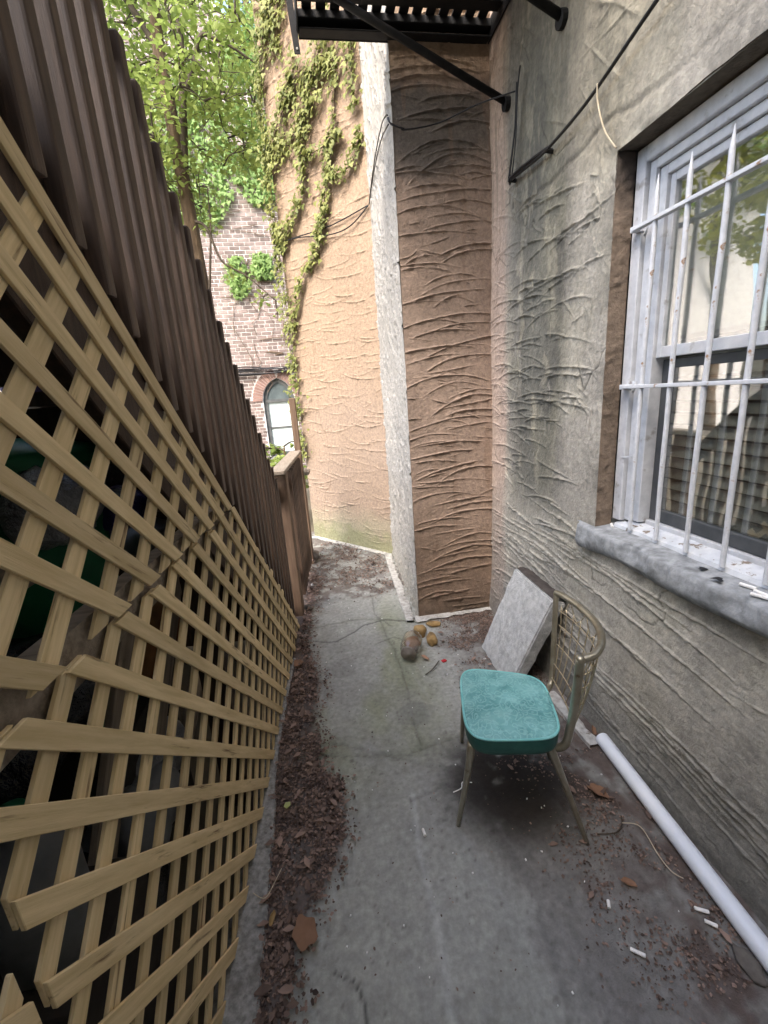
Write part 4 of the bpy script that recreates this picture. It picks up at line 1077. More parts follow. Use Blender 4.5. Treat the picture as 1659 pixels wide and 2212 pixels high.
# ------------------------------------------------------------------ cigarette ends
def butt(name, x, y, ang, L, label, z=.006, r=.0050):
    mb = MB(); d = Vector((math.cos(ang), math.sin(ang), 0)) * L / 2; c = Vector((x, y, z + r))
    mb.tube([c - d, c - d * .95, c + d * .4, c + d * .9, c + d], [r * .9, r, r * .97, r, r * .85], 9)
    tag(mb.build(name, M['butt'], smooth=False), label, 'cigarette end', 'cigarette ends littering the yard')
butt('cigarette_end', .226, 1.160, R_(95), .026, 'white cigarette end lying alone on the path left of the chair')
butt('cigarette_end', .702, .833, R_(60), .022, 'stubby white cigarette end on the damp concrete below the rear chair leg')
butt('cigarette_end', .947, .767, R_(150), .036, 'upper of two white cigarette ends close to the pipe')
butt('cigarette_end', .945, .734, R_(140), .030, 'lower of two white cigarette ends close to the pipe')
butt('cigarette_end', .704, .716, R_(142), .036, 'white cigarette end nearest the bottom edge on dark concrete')
for i, (x, y, a, lb) in enumerate(((1.150, 1.53, 60, 'white cigarette end at the far corner of the cement sill'), (1.125, .93, 105, 'long pale cigarette end on the sill beside the dark leaf scraps'),
                          (1.118, .885, 96, 'pale cigarette end on the sill, middle of the cluster'), (1.100, .875, 112, 'pale cigarette end on the sill nearest its front edge'), (1.115, .83, 80, 'pale cigarette end on the sill, last before the picture edge'))):
    butt('cigarette_end', x, y, R_(a), .040, lb, z=.921)

# ------------------------------------------------------------------ leaves
def frames(dirs, norms):
    x = dirs / np.linalg.norm(dirs, axis=1, keepdims=True)
    y = np.cross(norms, x); y /= np.linalg.norm(y, axis=1, keepdims=True) + 1e-9
    z = np.cross(x, y)
    return np.stack([x, y, z], 2)
LEAF = (np.array([(0, 0, 0), (.32, .30, .05), (.72, .24, .03), (1, 0, -.05), (.72, -.24, .03), (.32, -.30, .05)]), [(0, 1, 2, 3), (0, 3, 4, 5)])
IVY = (np.array([(0, 0, .0), (-.12, .34, .02), (.18, .62, -.04), (.42, .30, .04), (1.0, 0, -.12), (.42, -.30, .04), (.18, -.62, -.04), (-.12, -.34, .02), (.30, 0, .07)]),
       [(8, 0, 1), (8, 1, 2), (8, 2, 3), (8, 3, 4), (8, 4, 5), (8, 5, 6), (8, 6, 7), (8, 7, 0)])
FRAG = (np.array([(0, 0, 0), (.5, .32, .16), (1, .1, 0), (.9, -.25, .12), (.35, -.34, .02)]), [(0, 1, 2), (0, 2, 3), (0, 3, 4)])
def leaf_cloud(name, P, F, S, tmpl, mat, parent=None, lv=None, smooth=False):
    tv, tf = tmpl; n = len(P); k = len(tv)
    v = P[:, None, :] + np.einsum('nij,kj->nki', F, tv) * S[:, None, None]
    me = bpy.data.meshes.new(name)
    base = (np.arange(n) * k)
    loops = []; starts = []; tot = 0
    fl = [np.array(f) for f in tf]
    li = np.concatenate([(base[:, None] + f[None, :]) for f in fl], 1)
    sizes = np.tile(np.array([len(f) for f in fl]), n)
    me.vertices.add(n * k); me.vertices.foreach_set('co', v.reshape(-1))
    me.loops.add(li.size); me.loops.foreach_set('vertex_index', li.reshape(-1).astype(np.int32))
    st_ = np.concatenate([[0], np.cumsum(sizes)[:-1]]).astype(np.int32)
    me.polygons.add(len(sizes)); me.polygons.foreach_set('loop_start', st_)
    me.update(); me.validate()
    a = me.attributes.new('lv', 'FLOAT', 'POINT')
    if lv is None: lv = rng.random(n)
    a.data.foreach_set('value', np.repeat(lv, k).astype(np.float32))
    me.materials.append(mat)
    o = bpy.data.objects.new(name, me); link(o, parent); return o
def rdir(n, zb=0.0):
    d = rng.normal(size=(n, 3)); d[:, 2] += zb; return d / np.linalg.norm(d, axis=1, keepdims=True)

# ------------------------------------------------------------------ leaf litter
def litter(name, label, P2, zf, smin, smax):
    n = len(P2); P = np.zeros((n, 3)); P[:, :2] = P2; P[:, 2] = zf
    d = rng.normal(size=(n, 3)); d[:, 2] *= .20; nr = rng.normal(size=(n, 3)) * .34; nr[:, 2] = 1
    o = leaf_cloud(name, P, frames(d, nr), rng.uniform(smin, smax, n) * rng.uniform(.6, 1.2, n), FRAG, M['litter'], None, rng.random(n) ** 1.6)
    tag(o, label, 'leaf litter', kind='stuff')
n = 60000
y = rng.uniform(.45, 4.2, n); x = rng.uniform(-.33, .0, n)
wj = fbm(x * 14, y * 14, 4, 201) - .5
fx = np.maximum(-.39 + (y - .8) * .0717 + .02, -.305)
le = litter_edge(y) + wj * .09
prob = np.where((x < le) & (x > fx), np.clip(fbm(x * 11, y * 11, 4, 202) * 3.4 - .95, .12, 1), np.where((x < le + .06) & (x > fx), .12, 0.0))
k = rng.random(n) < prob
litter('leaf_litter', 'dark brown leaf litter heaped along the kerb', np.stack([x[k], y[k]], 1), .012 + rng.random(k.sum()) * .020, .005, .018)
n = 20000
y = np.concatenate([rng.uniform(.55, 2.45, n), rng.uniform(2.05, 2.62, n // 2)]); x = np.concatenate([rng.uniform(.55, 1.06, n), rng.uniform(.66, 1.07, n // 2)])
pr = np.clip((x - .55) / .36, 0, 1) ** 1.2 * np.clip(fbm(x * 7, y * 7, 4, 205) * 4.0 - 1.55, 0, 1)
k = rng.random(len(x)) < pr
litter('leaf_litter', 'scattered dark leaf crumbs along the foot of the grey wall', np.stack([x[k], y[k]], 1), .004 + rng.random(k.sum()) * .006, .003, .014)
n = 9000; x = rng.uniform(-.3, .60, n); y = rng.uniform(2.9, 4.7, n)
ok = ((x - .62) * -.7611 + (y - 3.9) * -.6487 > .02) & (x > -.34 + (y - .8) * .0717 - .0) & (x < .5)
pr = np.clip((y - 3.0) / .6, 0, 1) * np.clip(fbm(x * 5, y * 5, 4, 207) * 2.6 - .75, 0, 1)
k = ok & (rng.random(n) < pr)
litter('leaf_litter', 'brown leaf litter drifted at the far end by the tan wall', np.stack([x[k], y[k]], 1), .006 + rng.random(k.sum()) * .012, .007, .026)
P2 = []
while len(P2) < 300:
    y_ = random.uniform(.6, 4.1)
    if random.random() < .80:
        x_ = random.uniform(max(-.39 + (y_ - .8) * .0717 + .03, -.30), float(litter_edge(y_)) + .01)
    else:
        x_ = random.uniform(.62, 1.03)
        if y_ > 2.5: continue
    P2.append((x_, y_))
P2 = np.array(P2); n = len(P2); P = np.zeros((n, 3)); P[:, :2] = P2; P[:, 2] = np.where(P2[:, 0] < .3, .026, .010) + rng.random(n) * np.where(P2[:, 0] < .3, .018, .005)
d = rng.normal(size=(n, 3)); d[:, 2] *= .2; nr = rng.normal(size=(n, 3)) * .35; nr[:, 2] = 1
CURL = (np.array([(0, 0, 0), (.25, .16, .05), (.25, -.16, .07), (.5, .24, .10), (.5, -.22, .13), (.5, 0, 0), (.78, .15, .06), (.78, -.15, .03), (1, 0, .10), (.25, 0, .0), (.78, 0, .02)]),
        [(0, 9, 1), (0, 2, 9), (9, 5, 3, 1), (9, 2, 4, 5), (5, 10, 6, 3), (5, 4, 7, 10), (10, 8, 6), (10, 7, 8)])
o = leaf_cloud('fallen_leaves', P, frames(d, nr), rng.uniform(.020, .050, n), CURL, M['litter'], None, .15 + .85 * rng.random(n))
tag(o, 'whole dry brown leaves lying loose on top of the litter', 'leaf litter', kind='stuff')
n = 420; x = rng.uniform(-.15, 1.0, n); y = rng.uniform(.6, 2.6, n)
litter('debris', 'sparse crumbs and bits scattered over the open concrete path', np.stack([x, y], 1), .006 + rng.random(n) * .003, .003, .009)
def bits(name, label, pts, r, mat):
    mb = MB()
    for (x, y) in pts:
        s = r * random.uniform(.5, 1.3); a = random.uniform(0, 3)
        c, sn = math.cos(a), math.sin(a)
        vs = [Vector((x + (px * c - py * sn) * s, y + (px * sn + py * c) * s, z)) for z in (.004, .0075) for px, py in ((-1, -.6), (1, -.7), (.8, .6), (-.9, .8))]
        mb.hexa(vs)
    tag(mb.build(name, mat), label, 'debris', kind='stuff')
bits('debris', 'white paint flecks scattered over the concrete', [(random.uniform(-.1, 1.0), random.uniform(.62, 3.4)) for i in range(80)], .0028, M['butt'])

def single_leaf(name, c, ang, size, mat, label, tmpl, cat='leaf', tilt=.15):
    P = np.array([c], float); d = np.array([[math.cos(ang), math.sin(ang), tilt * .3]]); nn_ = np.array([[tilt, -tilt, 1.0]])
    o = leaf_cloud(name, P, frames(d, nn_), np.array([size]), tmpl, mat); tag(o, label, cat); return o
def dry_leaf(elong=1.0, lob=.12, curl=.22, seed=1):
    rr = random.Random(seed); n = 30; V_ = [(.5, 0, .0)]; F_ = []
    for ring, q in enumerate((.38, .72, 1.0)):
        for i in range(n):
            a = 2 * math.pi * i / n; r = .5 * q * (1 + q * (lob * math.sin(a * 5 + .5) + .06 * math.sin(a * 3 + seed) + rr.uniform(-.025, .025)))
            x, y = .5 + r * math.cos(a), r * math.sin(a) * .8 / elong
            V_.append((x, y, curl * (abs(y) ** 1.2) * 1.6 + curl * .6 * (x - .5) ** 2 + rr.uniform(-.02, .02) * q))
    F_ += [(0, 1 + i, 1 + (i + 1) % n) for i in range(n)]
    for k in range(2): F_ += [(1 + k * n + i, 1 + (k + 1) * n + i, 1 + (k + 1) * n + (i + 1) % n, 1 + k * n + (i + 1) % n) for i in range(n)]
    return (np.array(V_), F_)
MAPLE_ = []
for i in range(22):
    a = 2 * math.pi * i / 22; r = .5 * (1 + .10 * math.sin(a * 5 + .5) + .07 * math.sin(a * 3 + 1) + .07 * math.sin(a * 8)); MAPLE_.append((.5 + r * math.cos(a), r * .85 * math.sin(a), .05 * math.sin(a * 3)))
MAPLE = (np.array(MAPLE_ + [(.5, 0, .03)]), [(22, i, (i + 1) % 22) for i in range(22)])
single_leaf('fallen_leaf', (-.175, .885, .034), R_(100), .085, M['litter_leaf'], 'large pale brown fallen leaf at the near edge of the litter', dry_leaf(1.0, 0.11, 0.18, 1))
single_leaf('fallen_leaf', (-.262, 1.335, .045), R_(40), .026, M['green_leaf'], 'small round green leaf on the dark litter strip', dry_leaf(1.0, 0.11, 0.18, 2))
single_leaf('fallen_leaf', (-.285, .962, .040), R_(70), .036, M['stone'], 'curled yellow leaf wedged against the kerb', dry_leaf(1.8, 0.05, 0.5, 3), tilt=.8)
single_leaf('fallen_leaf', (-.255, 2.24, .04), R_(60), .06, M['litter_leaf'], 'brown leaf lying flat near the middle of the kerb litter', dry_leaf(1.0, 0.11, 0.18, 4))
single_leaf('fallen_leaf', (.505, 2.14, .012), R_(130), .055, M['litter_leaf'], 'curled pinkish brown leaf between the jar and the chair', dry_leaf(1.8, 0.05, 0.5, 5), tilt=.5)
single_leaf('fallen_leaf', (.815, .860, .010), R_(150), .045, M['litter_leaf'], 'small orange-brown leaf on damp concrete near the pipe', dry_leaf(1.8, 0.05, 0.5, 6), tilt=.4)
single_leaf('fallen_leaf', (1.05, 1.42, .014), R_(60), .05, M['litter_leaf'], 'dry brown leaf tucked by the end of the white pipe', dry_leaf(1.8, 0.05, 0.5, 7), tilt=.4)
single_leaf('fallen_leaf', (.885, 1.205, .012), R_(-70), .075, M['litter_leaf'], 'broad crumpled brown leaf on the ground behind the chair', dry_leaf(1.0, 0.11, 0.18, 8), tilt=.4)
def twig(label, pts, r=.002, mat='twig'):
    mb = MB(); mb.tube(smooth_path(pts, 6), r, 5); tag(mb.build('twig', M[mat]), label, 'twig')
twig('thin pale curved stalk lying between the chair and the pipe', [(.905, 1.045, .012), (.955, 1.02, .012), (.945, .93, .010), (.945, .875, .012), (.965, .85, .010)], .0016, 'string')
twig('short forked dark twig in front of the jar', [(.455, 2.02, .010), (.50, 2.05, .012), (.56, 2.12, .012)], .003)
twig('thin pale stalk sticking out over the kerb', [(-.34, 1.055, .05), (-.30, 1.03, .055), (-.27, 1.075, .06), (-.255, 1.10, .065)], .0014, 'string')
twig('curved dark twig by the rear chair leg', [(.80, 1.03, .008), (.86, 1.02, .010), (.90, 1.04, .008), (.92, 1.07, .010)], .0024)
twig('squiggly white thread on the ground under the chair', [(.375, 1.29, .010), (.41, 1.30, .010), (.425, 1.325, .010), (.46, 1.315, .010)], .002, 'butt')
for i, (x, y) in enumerate(((1.12, 1.06), (1.10, .985))):
    single_leaf('leaf_scrap', (x, y, .926), R_(100 + 40 * i), .030, M['cable'], ('dark leaf scrap on the sill, farther from the cigarette cluster', 'dark three-pointed leaf scrap on the sill beside the cigarette cluster')[i], IVY, tilt=.3)

# ------------------------------------------------------------------ things stored under the stairs
def rnd_bag(name, c, r, mat, label, cat, seed, sq): tag(lump(name, c, r, mat, None, seed, sq, 1.1), label, cat)
bin_ = thing('storage_bin', 'green plastic bin behind the upper lattice', 'bin', (-.80, 1.25, .55))
mb = MB(); mb.lathe([(.001, .62), (.15, .62), (.17, .64), (.205, 1.36), (.215, 1.38), (.215, 1.40), (.19, 1.40)], Matrix.Translation((-.80, 1.25, 0)), 28); mb.build('body', M['bin_green'], bin_, smooth=True)
mb = MB(); mb.lathe([(.222, 1.392), (.224, 1.415), (.215, 1.43), (.10, 1.455), (.001, 1.46)], Matrix.Translation((-.80, 1.25, 0)), 28); mb.build('lid', M['bin_green'], bin_, smooth=True)
rnd_bag('rubbish_bag', (-.76, 1.02, .86), .20, M['bag_black'], 'shiny black rubbish bag behind the lattice', 'bag', 21, (1, 1.1, .8))
rnd_bag('plastic_bag', (-.74, 1.55, 1.40), .16, M['bag_clear'], 'crumpled clear plastic bag behind the upper lattice', 'bag', 22, (.9, 1.0, 1))
rnd_bag('plastic_bag', (-.80, 1.62, 1.66), .13, M['purple'], 'dark purple bag near the top behind the lattice', 'bag', 23, (1, 1.2, .8))
rnd_bag('plastic_bag', (-.70, 1.25, .40), .15, M['bag_clear'], 'grey plastic sack low behind the lower lattice', 'bag', 24, (1, 1.2, .9))
rnd_bag('cloth_bundle', (-.72, 1.5, .72), .15, M['amber'], 'amber cloth bundle behind the middle of the lower lattice', 'cloth', 25, (1, 1.3, .8))
rnd_bag('rubbish_bag', (-.70, .85, .30), .17, M['bag_black'], 'second black bag on the ground behind the near lattice', 'bag', 26, (1, 1.1, .9))
jg = thing('plastic_jug', 'pale plastic jug behind the near end of the lower lattice', 'jug', (-.60, .70, .52))
mb = MB(); mb.lathe([(.001, .52), (.07, .52), (.078, .54), (.078, .70), (.06, .75), (.025, .79), (.024, .82)], Matrix.Translation((-.60, .70, 0)), 20); mb.build('body', M['jug'], jg, smooth=True)
mb = MB(); mb.lathe([(.028, .815), (.028, .845), (.001, .846)], Matrix.Translation((-.60, .70, 0)), 16); mb.build('cap', M['bin_green'], jg, smooth=True)
mb = MB(); mb.box(-.78, -.50, .58, .86, .0, .518); tag(mb.build('storage_box', M['dark_board'], bevel=.004), 'dark box carrying the pale jug under the stairs', 'box')
rnd_bag('paper_bundle', (-.66, 1.72, 1.05), .11, M['jug'], 'pale paper bundle behind the lattice seam', 'bundle', 27, (1, 1.3, .7))
rnd_bag('plastic_bag', (-.62, 1.12, 1.30), .10, M['bag_clear'], 'small clear bag pressed near the upper lattice above the black bag', 'bag', 28, (.8, 1.2, 1))
rnd_bag('cloth_bundle', (-.60, 1.38, 1.22), .09, M['purple'], 'violet and grey bundle behind the upper lattice near the seam', 'cloth', 29, (.8, 1.5, .7))
rnd_bag('cloth_bundle', (-.60, 1.05, .42), .11, M['jug'], 'grey white rag bundle behind the lower lattice', 'cloth', 30, (.9, 1.2, .8))
def plank(label, a, b_, w_, t_):
    a, b_ = Vector(a), Vector(b_); d = b_ - a; q = d.to_track_quat('X', 'Z').to_matrix().to_4x4(); q.translation = a
    mb = MB(); mb.box(0, d.length, -t_ / 2, t_ / 2, -w_ / 2, w_ / 2); o = mb.build('plank', M['grey_board'], bevel=.002); o.matrix_basis = q
    tag(o, label, 'plank', 'loose planks stored under the stairs')
plank('grey plank slanting behind the lower lattice, nearest the front', (-.62, .72, .25), (-.56, 1.25, 1.02), .09, .02)
plank('grey plank slanting behind the lower lattice, in the middle', (-.64, 1.05, .2), (-.54, 1.62, 1.0), .07, .02)
plank('grey plank slanting behind the lower lattice, farthest back', (-.66, 1.4, .1), (-.52, 1.95, .75), .09, .02)
plank('short grey plank lying level behind the upper lattice', (-.72, .9, 1.16), (-.62, 1.65, 1.22), .09, .02)
mb = MB(); mb.box(-.98, -.62, 1.02, 1.50, .0, .60); tag(mb.build('wooden_crate', M['dark_board'], bevel=.004), 'dark wooden crate holding up the green bin under the stairs', 'crate')

# ------------------------------------------------------------------ ivy on the tan house
ivies = [
 ('ivy_vine', 'ivy curtain hanging down the outer corner of the tan wall', [[(.913, 4.694), (1.063, 4.465), (1.13, 4.257), (1.17, 4.082), (1.17, 3.782), (1.165, 3.512), (1.165, 3.243), (1.16, 2.958), (1.155, 2.6), (1.14, 2.24), (1.15, 1.81), (1.155, 1.34), (1.155, .95)]], .066, 720),
 ('ivy_vine', 'broad slanting mass of ivy across the upper tan wall', [[(.21, 3.991), (.40, 4.004), (.523, 3.998), (.757, 3.982), (.894, 3.917), (1.032, 3.804), (1.12, 3.678)], [(.489, 3.872), (.613, 3.807), (.73, 3.733), (.927, 3.682), (.989, 3.618)], [(.678, 4.162), (.736, 4.089), (.842, 4.016)]], .078, 620),
 ('ivy_vine', 'ivy strand dropping from the slanting mass toward the corner', [[(.547, 3.858), (.66, 3.707), (.694, 3.517), (.737, 3.278), (.873, 3.143), (1.066, 3.011), (1.13, 2.941)]], .054, 300),
 ('ivy_vine', 'ivy strand beside the white pier side', [[(.06, 4.15), (.06, 4.038), (.062, 3.836), (.052, 3.623)], [(.056, 3.481), (.045, 3.368), (.181, 3.264), (.311, 3.259), (.393, 3.254)]], .045, 200),
 ('ivy_vine', 'long straight ivy strand down the middle of the tan wall', [[(.238, 3.95), (.291, 3.681), (.329, 3.507), (.408, 3.339), (.477, 3.157), (.482, 3.033), (.556, 2.925), (.60, 2.84), (.70, 2.72), (.851, 2.612), (1.0, 2.36), (1.08, 2.2)], [(.214, 3.503), (.494, 3.496), (.608, 3.503)]], .044, 420),
 ('ivy_vine', 'loose yellowish ivy at the top left of the tan wall', [[(.784, 4.75), (.80, 4.587), (.922, 4.514), (.868, 4.338)], [(.335, 4.3), (.335, 4.166), (.456, 4.072)], [(1.0, 4.9), (.95, 4.7), (1.05, 4.5)]], .078, 330),
]
ivy_src = [leaf_cloud('leaf', np.zeros((1, 3)), np.eye(3)[None], np.ones(1), IVY, M['leaf_ivy']) for _ in range(1)][0]
ivy_mesh = ivy_src.data; bpy.data.objects.remove(ivy_src)
tn = np.array(TN); tu = np.array(TU)
for name, label, lines, spread, nleaf in ivies:
    nleaf = int(nleaf * 1.7)
    t = thing(name, label, 'ivy', tuple(TP(*lines[0][-1])), 'ivy vines on the tan wall')
    mb = MB(); pts = []
    for ln in lines:
        P3 = smooth_path([TP(s, z, .022 + .008 * math.sin(z * 20)) for s, z in ln], 6); mb.tube(P3, [.006 - .004 * i / len(P3) for i in range(len(P3))], 5)
        pts += [np.array(p) for p in P3]
    mb.build('stem', M['stem'], t, smooth=True)
    seglen = len(pts); idx = rng.integers(0, seglen, nleaf); base = np.array(pts)[idx]
    off = rng.normal(size=(nleaf, 2)) * spread * (.35 + .75 * rng.random((seglen, 1))[idx])
    P = base + off[:, :1] * tu + np.array([0, 0, 1.]) * off[:, 1:] + tn * (.010 + np.abs(rng.normal(size=(nleaf, 1))) * .020)
    d = np.zeros((nleaf, 3)); d[:, 2] = -1; d += rng.normal(size=(nleaf, 3)) * .38 + tn * .35
    nr = tn + np.array([0, 0, .55]) + rng.normal(size=(nleaf, 3)) * .32
    S = np.clip(np.exp(rng.normal(-3.50, .32, nleaf)), .016, .056); F = frames(d, nr)
    kk = min(48, nleaf); order = np.argsort(-S)
    for i in order[:kk]:
        o = bpy.data.objects.new('leaf', ivy_mesh); COL.objects.link(o); o.parent = t; o.matrix_parent_inverse = parent_inv(t)
        m4 = np.eye(4); m4[:3, :3] = F[i] * S[i]; m4[:3, 3] = P[i]; o.matrix_basis = Matrix(m4.tolist())
    r_i = order[kk:]
    o = leaf_cloud('leaves', P[r_i], F[r_i], S[r_i], IVY, M['leaf_ivy_mass'], t); o["kind"] = "stuff"

# ------------------------------------------------------------------ brick church
CY = 10.5
church = thing('brick_church', 'old red brick church with a pointed arch window behind the yard', 'church', (-1, CY, 0))
cx, hw, zs = -.727, .355, 1.555; dd = .155; rr_ = hw + dd
def arch_half(z):     # half width of the opening at height z
    if z <= zs: return hw
    h = z - zs
    return max(0.0, math.sqrt(max(0, rr_ ** 2 - h * h)) - dd) if h < rr_ else 0.0
def gable(x): return min(13.5, max(8.05, 8.05 - 1.15 * (x + .40)))
bw, bh, bd, mj = .200, .060, .010, .016
mb = MB()   # mortar backing as vertical strips around the opening
def wall_strip(x0, x1, z0_, z1a, z1b):
    mb.hexa([Vector(p) for p in ((x0, CY, z0_), (x1, CY, z0_), (x1, CY + .5, z0_), (x0, CY + .5, z0_), (x0, CY, z1a), (x1, CY, z1b), (x1, CY + .5, z1b), (x0, CY + .5, z1a))])
ZB = .30
wall_strip(-9, cx - hw, -.1, gable(-9), gable(cx - hw)); wall_strip(cx + hw, 4, -.1, gable(cx + hw), 8.05)
wall_strip(cx - hw, cx + hw, -.1, ZB, ZB)
xs_ = np.linspace(cx - hw, cx + hw, 25)
def arch_z(x): a = abs(x - cx); return zs + math.sqrt(max(0, rr_ ** 2 - (a + dd) ** 2))
for a, b_ in zip(xs_[:-1], xs_[1:]):
    mb.hexa([Vector(p) for p in ((a, CY, arch_z(a)), (b_, CY, arch_z(b_)), (b_, CY + .5, arch_z(b_)), (a, CY + .5, arch_z(a)), (a, CY, gable(a)), (b_, CY, gable(b_)), (b_, CY + .5, gable(b_)), (a, CY + .5, gable(a)))])
mb.build('wall', M['mortar'], church)
br0 = MB(); br0.box(0, 1, 0, 1, 0, 1)
brick0 = None; far_v = []; far_f = []; far_c = []
nb = 0
for r in range(int(11.5 / (bh + mj))):
    z = r * (bh + mj); hdr = (r % 6 == 5)
    w_ = bw if not hdr else .098
    x = -3.4 + ((r % 2) * (w_ + mj) / 2)
    while x < 1.2:
        xa, xb = x, x + w_; x += w_ + mj
        zc = z + bh / 2
        if zc > gable((xa + xb) / 2) - .05: continue
        hx = hw + .0
        ring = .235
        def blocked(px):
            if z + bh < ZB: return False
            if z <= zs and abs(px - cx) < hw + .012: return True
            h = zc - zs
            if h > 0:
                a = abs(px - cx) + dd
                return math.hypot(a, h) < rr_ + ring + .01
            return False
        if blocked(xa) or blocked(xb) or blocked((xa + xb) / 2):
            # cut the brick at the edge
            seg = [xa + (xb - xa) * q / 12 for q in range(13)]; okk = [q for q in seg if not blocked(q)]
            if len(okk) < 4: continue
            xa, xb = min(okk), max(okk)
            if any(blocked(q) for q in np.linspace(xa, xb, 5)): continue
        dep = bd * random.uniform(.8, 1.1)
        mt = Matrix.Translation((xa, CY - dep, z)) @ Matrix.Diagonal((xb - xa, dep + .004, bh * random.uniform(.94, 1.02), 1))
        near = (-1.42 < (xa + xb) / 2 < -.15) and (.55 < z < 3.35)
        if near and nb < 285:
            nb += 1
            if brick0 is None: brick0 = br0.build('brick', M['brick'], church); brick0.matrix_basis = mt
            else: share('brick', brick0, mt, church)
        else:
            far_v += [tuple(mt @ Vector(v)) for v in br0.v]; n0 = len(far_v) - 8
            far_f += [tuple(i + n0 for i in f) for f in br0.f]
            g_ = random.uniform(.72, 1.25); pal = random.random()
            c_ = (np.array([.215, .165, .15]) * (1 - pal * .5) + np.array([.33, .285, .27]) * pal * .5) * g_
            far_c += [(*c_, 1.0)] * 8
fb = mesh_obj('bricks', far_v, far_f, M['brick_far'], church); fb["kind"] = "stuff"
at_ = fb.data.attributes.new('Col', 'FLOAT_COLOR', 'POINT'); at_.data.foreach_set('color', np.array(far_c, np.float32).reshape(-1))
# voussoirs of the arch
vb = MB(); vb.hexa([Vector(p) for p in ((-.0205, 0, 0), (.0205, 0, 0), (.0205, 1, 0), (-.0205, 1, 0), (-.031, 0, .215), (.031, 0, .215), (.031, 1, .215), (-.031, 1, .215))])
v0 = None; amax = math.acos(dd / rr_)
for sd in (-1, 1):
    for i in range(13):
        a = (i + .5) / 13 * amax
        ctr = Vector((cx - sd * dd, CY - .022, zs)); dirv = Vector((sd * math.cos(a), 0, math.sin(a)))
        p = ctr + dirv * (rr_ + .008)
        tx = Vector((sd * -math.sin(a) * -1, 0, math.cos(a) * -1)) * 1
        X_ = Vector((dirv.z, 0, -dirv.x)); Y_ = Vector((0, .026, 0)); Z_ = dirv
        mt = Matrix(((X_.x, 0, Z_.x, p.x), (0, .026, 0, p.y), (X_.z, 0, Z_.z, p.z), (0, 0, 0, 1)))
        if v0 is None: v0 = vb.build('brick', M['arch_brick'], church); v0.matrix_basis = mt
        else: share('brick', v0, mt, church)
# window of the church
def arch_ring(hin, y):
    out = []
    r2 = rr_ - hin
    for sd in (-1, 1):
        am = math.acos(dd / r2); pts_ = []
        for i in range(13):
            a = am * i / 12; pts_.append(Vector((cx + sd * (r2 * math.cos(a) - dd), y, zs + r2 * math.sin(a))))
        out.append(pts_)
    left, rightp = out
    return [Vector((cx - hw + hin, y, ZB + hin))] + left + rightp[::-1][1:] + [Vector((cx + hw - hin, y, ZB + hin))]
A_ = arch_ring(0, CY + .05); B_ = arch_ring(.085, CY + .05); n = len(A_)
fm = MB(); fm.add(A_ + B_ + [p + Vector((0, .06, 0)) for p in B_], [(i, i + 1, n + i + 1, n + i) for i in range(n - 1)] + [(n + i, n + i + 1, 2 * n + i + 1, 2 * n + i) for i in range(n - 1)] + [(0, n, 2 * n - 1, n - 1), (n, 2 * n, 3 * n - 1, 2 * n - 1)])
cwin = fm.build('window', M['church_frame'], church)
sb = MB(); sb.box(cx - hw + .05, cx + hw - .05, CY + .04, CY + .09, zs - .035, zs + .03); sb.build('transom', M['church_frame'], cwin)
sb = MB(); sb.box(cx - hw + .05, cx + hw - .05, CY + .06, CY + .09, .935, .965); sb.build('glazing_bar', M['church_frame'], cwin)
sb = MB(); sb.box(cx - hw + .05, cx - hw + .085, CY + .055, CY + .09, ZB, zs - .03); sb.box(cx + hw - .085, cx + hw - .05, CY + .055, CY + .09, ZB, zs - .03); sb.build('sash', M['church_frame'], cwin)
up_ = [p for p in arch_ring(.05, CY + .08) if p.z >= zs - .001]
pn = MB(); pn.add(up_, [tuple(range(len(up_)))]); pn.build('pane', M['church_pane_dark'], cwin)
pn = MB(); pn.box(cx - hw + .05, cx + hw - .05, CY + .085, CY + .089, .966, zs - .034); pn.build('pane', M['church_pane'], cwin)
pn = MB(); pn.box(cx - hw + .05, cx + hw - .05, CY + .085, CY + .089, ZB, .934); pn.build('pane', M['church_pane'], cwin)
sb = MB(); sb.box(cx - hw - .05, cx + hw + .05, CY - .05, CY + .1, ZB - .08, ZB); sb.build('sill', M['kerb'], cwin)
mb = MB()
for i in range(9):
    zz = 2.22 + random.uniform(-.05, .07); yy = CY - .06 - random.random() * .05
    mb.tube(smooth_path([(-2.4, yy, zz + random.uniform(-.03, .03)), (-1.4, yy, zz + random.uniform(-.05, .03)), (-.7, yy, zz + random.uniform(-.06, .03)), (.1, yy, zz + random.uniform(-.03, .05)), (1.2, yy, zz)], 5), random.uniform(.008, .018), 5)
tag(mb.build('cable_bundle', M['cable']), 'bundle of black cables strung along the brick wall above the arched window', 'cables')
mb = MB()
for i in range(16):
    x0 = random.uniform(-1.6, 0); z0_ = random.uniform(2.4, 5.5); pts_ = [Vector((x0, CY - .03, z0_))]
    for q in range(6): pts_.append(pts_[-1] + Vector((random.uniform(-.15, .15), 0, random.uniform(-.30, -.05) if i % 3 else random.uniform(-.06, .06)) ) + (Vector((random.choice((-.2, .2)), 0, 0)) if i % 3 == 0 else Vector()))
    mb.tube(pts_, random.uniform(.005, .010), 5)
tag(mb.build('bare_vine', M['stem']), 'bare brown creeper stems clinging to the brick church wall', 'creeper')
